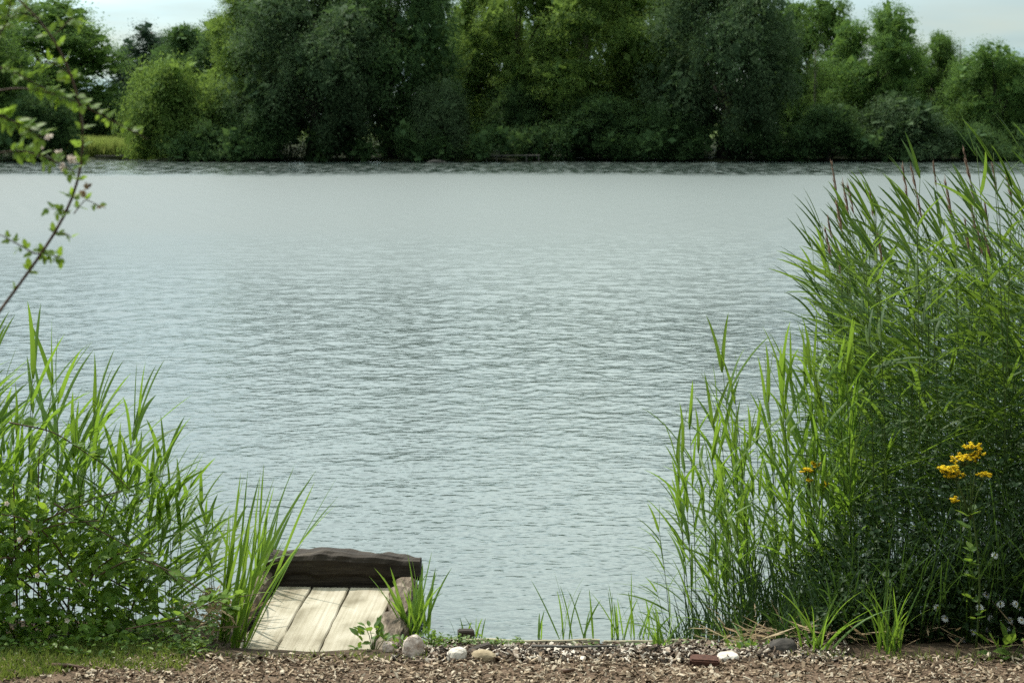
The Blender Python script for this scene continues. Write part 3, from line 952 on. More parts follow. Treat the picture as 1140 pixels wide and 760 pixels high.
def block(name, px, py, z, size, rz, mat, label, cat, tilt=0, tx=0):
    x, y, _ = onz(px, py, z)
    import bmesh
    bm = bmesh.new(); bmesh.ops.create_cube(bm, size=1)
    bmesh.ops.scale(bm, verts=bm.verts, vec=size)
    bmesh.ops.bevel(bm, geom=bm.edges[:], offset=min(size) * .12, segments=2, affect="EDGES")
    bmesh.ops.subdivide_edges(bm, edges=bm.edges[:], cuts=1, use_grid_fill=True)
    V = np.array([v.co[:] for v in bm.verts])
    dn = fnoise(V, int(px), 30, 3) * min(size) * .06
    for v, q in zip(bm.verts, dn):
        v.co *= 1 + q / max(size) * 2
    me = bpy.data.meshes.new(name); bm.to_mesh(me); bm.free(); me.materials.append(M[mat])
    o = link(name, me); o.location = (x, y, z); o.rotation_euler = (tx, tilt, rz)
    tag(o, label, cat)
    return o


block("wood_offcut", 532, 724, .315, (.125, .05, .04), .2, "old_timber", "brown wood offcut leaning on the flat tan stone", "offcut", tilt=-.28)
block("brick", 784, 738, .30, (.135, .10, .06), -.08, "brick", "dark red brown brick lying at the edge of the mulch", "brick", tilt=.04)
block("wood_block", 519, 706, .17, (.085, .06, .05), .05, "old_timber", "small dark wood block standing in the shallows behind the edging board", "wood block")
# low edging board of two lengths
for q, (a, b, zt, lab) in enumerate(((487, 668, .185, "pale low timber edging board holding back the mulch beside the jetty stones"),
                                     (672, 800, .175, "weathered low edging board running from the mulch into the reeds"))):
    x0 = onz(a, 712, zt)[0]; x1 = onz(b, 712, zt)[0]
    mb = MB(); mb.add(*rough_beam((x0, 8.85 + .02 * q, zt - .09), (x1, 8.86 + .03 * q, zt - .093), .09, .018, 31 + q, .005, 30, None, 12))
    tag(mb.build("edging_board", M["edge_board"]), lab, "edging board")

# twigs and sticks
def stick(name, pts, r, mat, label, cat="twig"):
    mb = MB(); mb.add(*tube_geo(pts, np.linspace(r, r * .5, len(pts)), 6))
    tag(mb.build(name, M[mat], smooth=True), label, cat)


def gp(px, py, dz=.0):
    x, y, z = onz(px, py, .3); return (x, y, float(gz(x, y)) + dz)


stick("twig", [gp(58, 745, .02), gp(78, 746, .025), gp(98, 748, .015)], .012, "cane", "short dark broken stick lying on the grass strip")
stick("twig", [gp(592, 718, .03), gp(640, 720, .035), gp(690, 722, .03)], .008, "far_wood", "thin pale grey stick lying on the mulch along the edging board")
stick("twig", [gp(625, 752, .02), gp(640, 753, .03)], .012, "cane", "dark bark fragment lying on the reddish path")

# ------------------------------------------------------------------ reeds
def blade(base, az, el, length, width, droop, rng, nseg=8, roll=0.0, wtip=.7):
    s = np.linspace(0, 1, nseg + 1)
    ang = el - droop * s ** 1.6
    ds = length / nseg
    hx = np.concatenate([[0], np.cumsum(np.cos((ang[1:] + ang[:-1]) / 2) * ds)])
    hz = np.concatenate([[0], np.cumsum(np.sin((ang[1:] + ang[:-1]) / 2) * ds)])
    azs = az + rng.normal(0, .12) * s
    C = np.stack([base[0] + hx * np.cos(azs), base[1] + hx * np.sin(azs), base[2] + hz], -1)
    sd = np.stack([-np.sin(azs), np.cos(azs), np.zeros_like(s)], -1)
    T = unit(np.gradient(C, axis=0)); nn = np.cross(sd, T)
    rl = roll + rng.normal(0, .25) * s
    S = sd * np.cos(rl)[:, None] + nn * np.sin(rl)[:, None]
    wv = width * np.minimum(1, (s / .10 + .35)) * (1 - s ** 2.2) ** wtip + .0008
    V = np.stack([C + S * wv[:, None] / 2, C + nn * (-wv * .14)[:, None], C - S * wv[:, None] / 2], 1).reshape(-1, 3)
    i = np.arange(nseg)
    F = np.concatenate([np.stack([i * 3 + k, i * 3 + k + 1, i * 3 + k + 4, i * 3 + k + 3], -1) for k in (0, 1)])
    return V, [F]


def plume_geo(top, dirv, L, rng):
    n = 70
    s = rng.uniform(0, 1, n)
    d = unit(np.asarray(dirv, float))
    pos = np.asarray(top) + d * (s * L * .75)[:, None]
    rad = rng.normal(size=(n, 3)); rad -= (rad @ d)[:, None] * d
    al = unit(d + unit(rad) * (.20 * (1 - s * .5))[:, None] + np.array([-.08, 0, 0]))
    Ls = L * rng.uniform(.16, .32, n)
    return leaf_geo(pos, al, unit(rng.normal(size=(n, 3))), Ls, np.full(n, .0048), "diamond")


def reed_parts(h, nleaf, rng, first=.25, wind=math.pi, wspread=.9, el=(55, 30), Lr=(.32, .5), W=(.016, .026), droop=(.5, 1.1), plume=False, lean=(-.10, 0), r=.0035, topspike=True, spike=78, fmax=.93):
    """returns stem MB, leaves MB, plume MB"""
    t = np.linspace(0, 1, 9)
    lx, ly = lean[0] + rng.normal(0, .05), lean[1] + rng.normal(0, .05)
    ax = np.stack([lx * h * t ** 1.8, ly * h * t ** 1.8, -.5 + t * (h + .5)], -1)
    st = MB(); st.add(*tube_geo(ax, r * (1 - .55 * t), 5))
    lv = MB()
    for q in range(nleaf):
        f = first + (fmax - first) * (q + rng.uniform(.1, .9)) / nleaf
        tz = (f * h + .5) / (h + .5)
        p = [np.interp(tz, t, ax[:, k]) for k in range(3)]
        sidef = 1 if q % 2 else -1
        az = wind + (0 if rng.uniform() < .72 else math.pi) + rng.normal(0, wspread) 
        e = R(el[0] + (el[1] - el[0]) * (1 - f) + rng.normal(0, 10))
        Ln = rng.uniform(*Lr) * (.7 + .6 * math.sin(math.pi * min(1, f * .9)))
        lv.add(*blade(p, az, e, Ln, rng.uniform(*W), rng.uniform(*droop), rng, 8, rng.normal(0, .5)))
    tip = ax[-1]
    if topspike:
        for q in range(2):
            lv.add(*blade(tip - np.array([0, 0, .04]), wind + rng.normal(0, .9 if spike > 70 else .35), R(spike + rng.normal(0, 8)), Lr[1] * .8, W[1] * .8, .25, rng, 7, rng.normal(0, .6)))
    pl = None
    if plume:
        pl = MB()
        dv = np.array([lx * 1.8 - .10, ly, 1.0])
        ext = tip + dv * .16
        st.add(*tube_geo(np.stack([tip, tip + dv * .09, ext]), [r * .45, r * .4, r * .3], 5))
        pl.add(*plume_geo(ext - dv * .02, dv, rng.uniform(.17, .25), rng))
    return st, lv, pl


def reed_proto(parts, leafmat):
    st, lv, pl = parts
    ms = st.mesh("stem", True); ms.materials.append(M["reed_stem"])
    ml = lv.mesh("foliage", True); ml.materials.append(M[leafmat])
    mp = None
    if pl is not None:
        mp = pl.mesh("plume"); mp.materials.append(M["plume"])
    return ms, ml, mp, parts


rng = np.random.default_rng(31)
TALL = [reed_proto(reed_parts(2.3, 15, rng, .30, math.pi, .55, (46, 16), (.20, .33), (.014, .023), (.25, .75), plume=False, lean=(-.045, -.01), spike=60), "reed_dark") for _ in range(6)]
PLUMED = [reed_proto(reed_parts(2.3, 14, rng, .30, math.pi, .5, (44, 16), (.20, .32), (.013, .022), (.25, .75), plume=True, lean=(-.06, -.01), topspike=False, fmax=.86), "reed_dark") for _ in range(5)]
YOUNG = [reed_proto(reed_parts(1.4, 10, rng, .22, math.pi, 1.1, (66, 46), (.24, .40), (.014, .024), (.25, .8), lean=(-.05, -.02)), "reed_leaf") for _ in range(7)]
LEFT = [reed_proto(reed_parts(1.4, 9, rng, .20, 0.0, .8, (64, 42), (.30, .50), (.019, .033), (.2, .7), lean=(.07, -.02)), "reed_leaf") for _ in range(8)]


def put_reed(proto, x, y, z, h, h0, rz, label, group, name="reed"):
    ms, ml, mp, _ = proto
    root = empty(name, (x, y, z), rz)
    s = h / h0
    root.scale = (.55 + .45 * s, .55 + .45 * s, s)
    link("stem", ms, root); link("foliage", ml, root)
    if mp is not None:
        link("plume", mp, root)
    tag(root, label, "reed", group)
    return root


def bank_z(x, y):
    return float(np.maximum(gz(x, y), -.12))


def right_top(x):
    """height of the tall bed by place along the bank"""
    return np.interp(x + .12, [1.45, 1.6, 1.9, 2.2, 2.8, 4.5], [1.75, 2.0, 2.25, 2.38, 2.45, 2.5])


n_ind = 0
rng = np.random.default_rng(41)
for q in range(150):
    y = rng.uniform(9.0, 11.0)
    x = 1.74 + .12 * (y - 9) + 2.0 * rng.beta(.85, 1.6)
    if q % 6 == 0:
        x = rng.uniform(1.78, 3.0)
    h = float(right_top(x)) * rng.uniform(.84, 1.02)
    pl = rng.uniform() < .20
    pr = (PLUMED if pl else TALL)[rng.integers(0, 5)]
    if pl:
        h *= .97
    lab = "tall reed with a purple brown plume rising from the tall bank of reeds" if pl else "tall green leafy reed without plume in the tall bank of reeds"
    grp = "plumed reeds of the tall bed" if pl else "leafy reeds of the tall bed"
    put_reed(pr, x, y, bank_z(x, y) if y < 9.3 else -.1, h, 2.3, rng.normal(0, .35), lab, grp)
for q in range(70):
    f = rng.uniform(0, 1) ** .85
    x = .80 + 1.2 * f
    y = rng.uniform(8.92, 9.9)
    h = np.interp(x, [.8, .95, 1.2, 1.5, 1.8], [.95, 1.25, 1.45, 1.5, 1.55]) * rng.uniform(.36, 1.0)
    put_reed(YOUNG[rng.integers(0, 7)], x, y, bank_z(x, y), h, 1.4, rng.normal(0, .6),
             "bright young reed in the thinner fringe in front of the tall bed", "young reeds fringing the tall bed")
for q in range(70):
    x = rng.uniform(-3.2, -1.42)
    y = rng.uniform(8.85, 9.7)
    h = np.interp(x, [-3.2, -2.5, -2.1, -1.8, -1.5, -1.4], [1.36, 1.40, 1.20, .92, .75, .68]) * rng.uniform(.62, 1.0)
    put_reed(LEFT[rng.integers(0, 8)], x, y, bank_z(x, y), h, 1.4, rng.normal(0, .5),
             "broad leaved green reed growing between the bramble bush and the jetty", "reeds beside the jetty")

# the reeds that cannot be told apart deep in the bed: one mass
mb = MB()
stm = MB()
rng = np.random.default_rng(43)
for q in range(520):
    y = rng.uniform(9.1, 13.5); x = rng.uniform(1.95, 5.2) + .10 * (y - 9.1)
    h = float(right_top(x)) * rng.uniform(.50, .86)
    _, _, _, parts = TALL[rng.integers(0, 6)]
    s = h / 2.3; a = rng.normal(0, .5); z0 = -.1
    Rm = np.array([[math.cos(a), -math.sin(a), 0], [math.sin(a), math.cos(a), 0], [0, 0, 1]])
    for src in (parts[0], parts[1]):
        V = np.concatenate(src.v) @ Rm.T * np.array([.55 + .45 * s, .55 + .45 * s, s]) + np.array([x, y, z0])
        mb.add(V, [np.concatenate(f) for f in src.f.values()])
tag(mb.build("reed_bed", M["reed_dark"], smooth=True), "dense inner mass of tall reeds in the reed bed", "reed bed", kind="stuff")

# low dark growth in front of the tall bed: nettles and grasses, uncountable
rng = np.random.default_rng(47)
n = 15000
x = 1.45 + 2.3 * rng.uniform(0, 1, n); y = rng.uniform(8.42, 9.35, n)
top = np.interp(x, [1.45, 1.8, 2.4, 3.6], [.30, .75, 1.05, 1.15]) * np.interp(y, [8.42, 8.75, 9.15], [.25, .8, 1])
z = gz(x, y).clip(0, 1) + rng.uniform(0, 1, n) ** .8 * top
pos = np.stack([x, y, z], -1)
al = unit(np.stack([rng.normal(size=n), rng.normal(-.5, .8, n), rng.normal(-.1, .45, n)], -1))
nr = unit(rng.normal(size=(n, 3)) * .45 + np.array([0, 0, 1]))
mb = MB(); mb.add(*leaf_geo(pos, al, nr, rng.uniform(.022, .055, n), rng.uniform(.012, .028, n), "leaf"))
for q in range(1700):
    xx = rng.uniform(1.3, 3.8); yy = rng.uniform(8.45, 9.1)
    tp = float(np.interp(xx, [1.4, 1.8, 2.4, 3.6], [.35, .7, 1.0, 1.05])) * rng.uniform(.5, 1.1)
    mb.add(*blade((xx, yy, float(gz(xx, yy)) - .02), rng.uniform(0, 6.28), R(rng.uniform(62, 86)), tp, rng.uniform(.005, .011), rng.uniform(.2, 1.2), rng, 7, rng.normal(0, .5)))
for q in range(520):
    xx = rng.uniform(.86, 1.75); yy = rng.uniform(8.86, 9.7)
    mb.add(*blade((xx, yy, max(-.05, float(gz(xx, yy))) - .02), rng.uniform(0, 6.28), R(rng.uniform(58, 88)), rng.uniform(.2, .62) * np.interp(xx, [.86, 1.2], [.5, 1]), rng.uniform(.005, .012), rng.uniform(.1, 1.0), rng, 6, rng.normal(0, .5)))
tag(mb.build("weeds", M["nettle"], smooth=True), "dark shaded nettles and grasses at the foot of the tall reeds", "weeds", kind="stuff")


# ------------------------------------------------------------------ tufts
def tuft(name, px, py, label, cat, nb, hr, W, spread, mat, z=None, seed=0, az0=None, base_r=.03, el=(60, 88), droop=(.1, .6), group=None, yoff=0):
    rng = np.random.default_rng(1000 + seed)
    x, y, zz_ = onz(px, py, .2 if z is None else z)
    y += yoff
    zz_ = float(gz(x, y)) if z is None else z
    mb = MB()
    for q in range(nb):
        a = rng.uniform(0, 6.28) if az0 is None else az0 + rng.normal(0, spread)
        rr = base_r * math.sqrt(rng.uniform())
        a2 = rng.uniform(0, 6.28)
        mb.add(*blade((rr * math.cos(a2), rr * math.sin(a2), -.03), a, R(rng.uniform(*el)), rng.uniform(*hr), rng.uniform(*W), rng.uniform(*droop), rng, 8, rng.normal(0, .5), .6))
    o = mb.build(name, M[mat], smooth=True)
    o.location = (x, y, zz_)
    tag(o, label, cat, group)
    return o


tuft("iris_tuft", 462, 700, "bright green sword leaved tuft growing on the log beside the jetty", "iris", 34, (.22, .50), (.012, .021), 1, "iris", z=.18, seed=1, base_r=.075, el=(58, 88), droop=(0, .5))
tuft("iris_tuft", 256, 722, "large green sword leaved clump fanning over the front corner of the jetty", "iris", 24, (.60, 1.08), (.018, .031), .8, "iris", z=.2, seed=2, az0=.1, base_r=.07, el=(62, 86), droop=(0, .35))
tuft("iris_tuft", 282, 690, "slimmer sword leaved clump in the water behind the large fanning clump", "iris", 18, (.5, .95), (.016, .027), .8, "iris", z=.0, seed=3, az0=.3, base_r=.06, el=(64, 88), droop=(0, .4))
for q, (px, nb, hh, lab) in enumerate(((512, 4, .13, "tiny green shoots beside the dark wood block in the shallows"),
                                       (532, 5, .17, "short green shoots one step along the edging board from the dark wood block"),
                                       (631, 7, .50, "tall thin grassy tuft rising alone behind the middle of the edging board"),
                                       (652, 7, .30, "yellowish grassy tuft just past the tall thin one behind the edging board"),
                                       (688, 10, .36, "dense green tuft behind the joint of the edging boards"),
                                       (712, 9, .42, "spiky tuft at the start of the reed fringe by the edging board"),
                                       (596, 3, .20, "two or three slanting dead looking stems behind the edging board"))):
    tuft("grass_tuft", px, 706, lab, "grass tuft", nb, (hh * .55, hh), (.007, .014), 1, "iris", z=.02, seed=20 + q, base_r=.05, el=(60, 88), droop=(0, .5))
tuft("grass_tuft", 736, 737, "yellow green tuft growing up through the mulch", "grass tuft", 18, (.08, .30), (.008, .014), 1, "iris", seed=40, base_r=.05, el=(45, 86), droop=(.1, .8))
tuft("grass_tuft", 905, 742, "bright arching grass tuft at the front of the dark nettles", "grass tuft", 22, (.20, .44), (.008, .015), 1, "reed_leaf", seed=41, base_r=.06, el=(50, 84), droop=(.3, 1.1), yoff=-.05)
tuft("grass_tuft", 985, 742, "fine darker grass tuft in front of the dark nettles", "grass tuft", 30, (.22, .45), (.006, .012), 1, "reed_leaf", seed=42, base_r=.07, el=(60, 88), droop=(.2, .8), yoff=-.05)
tuft("grass_tuft", 1076, 728, "single lit grass shoots standing among the white daisies", "grass tuft", 6, (.25, .45), (.008, .014), 1, "iris", seed=43, base_r=.05, el=(65, 88), droop=(.1, .4))
tuft("grass_tuft", 826, 735, "small light tuft beyond the dark red brick", "grass tuft", 12, (.10, .24), (.007, .013), 1, "iris", seed=44, base_r=.05, el=(50, 86), droop=(.1, .7), yoff=.15)


def leafy_weed(name, px, py, label, n, size, Lr, mat, seed, z=None, cat="weed", dz=0):
    rng = np.random.default_rng(2000 + seed)
    x, y, zz_ = onz(px, py, .22 if z is None else z)
    zz_ = float(gz(x, y)) if z is None else z
    th = rng.uniform(0, 6.28, n); ph = rng.uniform(0, 1, n)
    d = np.stack([np.cos(th) * np.sqrt(1 - ph ** 2), np.sin(th) * np.sqrt(1 - ph ** 2), ph], -1)
    pos = d * np.array(size) * (rng.uniform(.3, 1, n) ** .5)[:, None]
    al = unit(d + rng.normal(size=(n, 3)) * .5 + np.array([0, 0, -.1])); nr = unit(rng.normal(size=(n, 3)) * .4 + np.array([0, -.1, 1]))
    Ls = rng.uniform(*Lr, n)
    fo = MB(); fo.add(*leaf_geo(pos, al, nr, Ls, Ls * .62, "leaf"))
    root = empty(name, (x, y, zz_ + dz))
    tag(root, label, cat)
    st = MB()
    for q in range(7):
        e = pos[q * (n // 8)]
        st.add(*tube_geo([(0, 0, -.03), e * .5 + np.array([0, 0, .01]), e], [.0025, .002, .0012], 5))
    st.build("stem", M["reed_stem"], root)
    fo.build("foliage", M[mat], root)
    return root


leafy_weed("leafy_weed", 416, 736, "bright leafy weed sprouting at the front end of the jetty planks", 46, (.11, .06, .13), (.03, .065), "weed", 1)
leafy_weed("leafy_weed", 448, 738, "low green weed between the jetty and the pinkish stone", 40, (.10, .05, .07), (.02, .045), "weed", 2)
leafy_weed("leafy_weed", 482, 735, "mossy green weed mound between the pinkish stone and the white stone", 90, (.075, .07, .11), (.015, .032), "weed", 3)
leafy_weed("leafy_weed", 472, 716, "small leaved weed on the end of the log beside the jetty", 70, (.07, .09, .12), (.015, .035), "bramble_light", 4)
leafy_weed("leafy_weed", 1125, 746, "lit dock leaves at the path edge below the daisies", 18, (.14, .08, .08), (.06, .11), "weed", 5)
leafy_weed("leafy_weed", 842, 742, "low weed at the path edge past the pale stone", 40, (.12, .06, .05), (.02, .04), "weed", 6)

# ground cover at the foot of the bramble, grass strip
rng = np.random.default_rng(51)
n = 2600
x = rng.uniform(-3.2, -1.42, n); y = rng.uniform(8.12, 8.75, n)
z = gz(x, y) + rng.uniform(0, 1, n) ** 1.3 * np.interp(y, [8.12, 8.3, 8.7], [.03, .10, .22])
th = rng.uniform(0, 6.28, n)
mb = MB(); mb.add(*leaf_geo(np.stack([x, y, z], -1), unit(np.stack([np.cos(th), np.sin(th), rng.normal(0, .3, n)], -1)), unit(rng.normal(size=(n, 3)) * .35 + np.array([0, 0, 1])),
                            rng.uniform(.018, .05, n), rng.uniform(.012, .032, n), "leaf"))
n = 520
x = np.concatenate([rng.uniform(-.42, .05, 320), rng.uniform(.3, 1.7, 200)]); y = np.concatenate([8.80 + rng.normal(0, .03, 320), rng.normal(8.62, .14, 200)])
th = rng.uniform(0, 6.28, n)
mb.add(*leaf_geo(np.stack([x, y, gz(x, y) + rng.uniform(.01, .05, n)], -1), unit(np.stack([np.cos(th), np.sin(th), rng.normal(0, .3, n)], -1)), unit(rng.normal(size=(n, 3)) * .35 + np.array([0, 0, 1])),
                 rng.uniform(.012, .03, n), rng.uniform(.008, .02, n), "leaf"))
tag(mb.build("ground_cover", M["weed"], smooth=True), "small leafy ground cover along the foot of the bramble bush", "ground cover", kind="stuff")
n = 26000
x = rng.uniform(-3.4, -1.5, n); y = rng.uniform(7.75, 8.35, n)
ok = (y > 7.86 + .14 * (x + 2.2) + .05 * np.sin(x * 9)) & (rng.uniform(0, 1, n) < np.clip(1.1 - .55 * (x + 2.3), .12, 1))
x, y = x[ok], y[ok]
mb = MB(); mb.add(*blades_field(x, y, .02, .07, .007, rng, .7))
n = 1500
x = rng.uniform(-1.5, 3.2, n); y = 8.13 + rng.normal(0, .035, n); ok = (x < -.4) | (x > 1.3)
mb.add(*blades_field(x[ok], y[ok], .02, .07, .005, rng, .6))
tag(mb.build("grass", M["grass"]), "short yellowish grass strip beside the bark path", "grass", kind="stuff")
# dead stems and fallen reed leaves at the foot of the reeds
n = 900
x = rng.uniform(1.0, 3.4, n); y = rng.uniform(8.3, 9.2, n)
al = unit(np.stack([rng.normal(size=n), rng.normal(size=n), rng.normal(0, .35, n)], -1))
mb = MB(); mb.add(*leaf_geo(np.stack([x, y, np.maximum(gz(x, y), -.02) + rng.uniform(.005, .10, n)], -1), al, unit(rng.normal(size=(n, 3)) * .4 + np.array([0, 0, 1])), rng.uniform(.04, .22, n), rng.uniform(.004, .014, n), "diamond"))
tag(mb.build("dead_litter", M["straw"]), "brown dead reed litter scattered at the foot of the tall reeds", "litter", kind="stuff")
# dead litter by the jetty
n = 420
x = rng.uniform(-1.62, -1.36, n); y = rng.uniform(8.45, 9.7, n)
al = unit(np.stack([rng.normal(size=n), rng.normal(size=n), rng.normal(0, .5, n)], -1))
mb = MB(); mb.add(*leaf_geo(np.stack([x, y, np.maximum(gz(x, y), .0) + rng.uniform(.02, .22, n)], -1), al, unit(rng.normal(size=(n, 3))), rng.uniform(.03, .14, n), rng.uniform(.006, .02, n), "diamond"))
tag(mb.build("dead_litter", M["straw"]), "brown dead reed litter caught along the jetty log", "litter", kind="stuff")

# ------------------------------------------------------------------ bramble bush
def compound(pos, al, up, L, rng, out, n3=3):
    """three leaflets on one stalk"""
    side = unit(np.cross(al, up))
    for k, (f, s) in enumerate(((1.0, 0), (.75, 1.0), (.75, -1.0))):
        d = unit(al + side * s * .95)
        out[0].append(pos + (al * L * .35 if k == 0 else al * L * .15)); out[1].append(d); out[2].append(unit(up + rng.normal(size=3) * .25)); out[3].append(L * f); out[4].append(L * f * .66)


def flush(out, mb):
    a = [np.array(x) for x in out]
    mb.add(*leaf_geo(a[0], a[1], a[2], a[3], a[4], "leaf", .18))


def bramble_bush():
    rng = np.random.default_rng(61)
    root = empty("bramble_bush", (-2.55, 8.75, .2))
    tag(root, "dense bramble bush with glossy leaves and pale pink flowers at the grass strip", "bramble")
    out = [[], [], [], [], []]
    ol = [[], [], [], [], []]
    for q in range(2000):
        d = unit(rng.normal(size=3) + np.array([0, -.5, .25]))
        if d[2] < -.15: d[2] *= -1
        rad = np.array([.95, .48, .98])
        pos = d * rad * rng.uniform(.55, 1.05) * (1 + .18 * float(fnoise(d[None] * 2, 5, 1.5, 3)[0]))
        if pos[0] > -.1:
            pos[2] *= np.interp(pos[0], [-.1, .95], [1, .55])
        al = unit(d * .6 + rng.normal(size=3) * .7 + np.array([0, -.2, -.25]))
        up = unit(np.array([0, -.2, 1]) + d * .5 + rng.normal(size=3) * .3)
        compound(pos, al, up, rng.uniform(.034, .068), rng, ol if (rng.uniform() < .32 and np.linalg.norm(pos / rad) > .86) else out)
    mb = MB(); flush(out, mb); mb.build("foliage", M["bramble"], root, True)
    mb = MB(); flush(ol, mb); mb.build("sunlit_foliage", M["bramble_light"], root, True)  # paler colour on outer leaves imitates sun falling on the bush
    cn_ = MB()
    for q in range(34):
        d = unit(rng.normal(size=3) + np.array([0, -.4, .5])); d[2] = abs(d[2])
        e = d * np.array([.95, .5, 1.0]); s = np.linspace(0, 1, 7)[:, None]
        b0 = np.array([rng.normal(0, .35), rng.normal(0, .12), -.1])
        pts = b0 * (1 - s) + e * s + np.array([0, 0, 1]) * np.sin(s * math.pi) * .22
        cn_.add(*tube_geo(pts, .0055 * (1 - .5 * s[:, 0]), 5))
    cn_.build("cane", M["cane"], root)
    for (px, py) in ((34, 592), (22, 600), (16, 672), (42, 640), (8, 560), (75, 690)):
        x, y, z = at(px, py, 8.27)
        f = MB(); pt = []
        for k in range(5):
            a = k * 1.257
            pt.append((math.cos(a), -.5, math.sin(a)))
        A = unit(np.array(pt)); P0 = np.tile(np.array([x + 2.55, y - 8.75, z - .2]), (5, 1))
        f.add(*leaf_geo(P0, A, np.tile([0, -1, .2], (5, 1)), np.full(5, .016), np.full(5, .014), "leaf"))
        f.build("flower", M["petal_pink"], root)


bramble_bush()


def trailing(pts_px, label, seed, mat="bramble_light", L=(.05, .085), step=.07, r=.004):
    """a bramble cane trailing through given places, with leaves in threes"""
    rng = np.random.default_rng(seed)
    P = np.array([at(*p) for p in pts_px])
    t = np.linspace(0, 1, len(P)); tt = np.linspace(0, 1, 24)
    C = np.stack([np.interp(tt, t, P[:, k]) for k in range(3)], -1)
    for _ in range(3):
        C[1:-1] = (C[:-2] + C[1:-1] * 2 + C[2:]) / 4
    o0 = C[0].copy()
    root = empty("bramble_cane", tuple(o0)); tag(root, label, "bramble")
    st = MB(); st.add(*tube_geo(C - o0, r * (1 - .6 * tt), 6)); st.build("stem", M["cane"], root, True)
    out = [[], [], [], [], []]
    ln = np.linalg.norm(np.diff(C, axis=0), axis=1).sum()
    for q in range(max(4, int(ln / step))):
        f = rng.uniform(.1, 1); k = min(22, int(f * 23)); p = C[k] - o0
        d = unit(C[k + 1] - C[k]); s = unit(np.cross(d, [0, 0, 1])) * (1 if q % 2 else -1)
        al = unit(s * .8 + d * .5 + np.array([0, -.3, .25]) + rng.normal(size=3) * .25)
        compound(p, al, unit(np.array([0, -.15, 1]) + rng.normal(size=3) * .2), rng.uniform(*L), rng, out)
    mb = MB(); flush(out, mb); mb.build("foliage", M[mat], root, True)


trailing([(110, 640, 8.5), (150, 618, 8.45), (200, 640, 8.4), (240, 668, 8.35), (265, 678, 8.3)], "red stemmed bramble cane arching from the bush to the jetty corner", 71)
trailing([(60, 560, 8.6), (110, 590, 8.6), (165, 620, 8.6), (215, 660, 8.5)], "higher bramble cane arching across the bush above the red stemmed one", 72)
trailing([(140, 700, 8.35), (190, 690, 8.3), (240, 668, 8.25), (292, 660, 8.3)], "lowest bramble cane reaching over the jetty planks with pale leaves", 73)
trailing([(10, 470, 8.7), (60, 480, 8.7), (120, 520, 8.75), (160, 560, 8.7)], "top bramble cane of the bush among the reed leaves", 74)

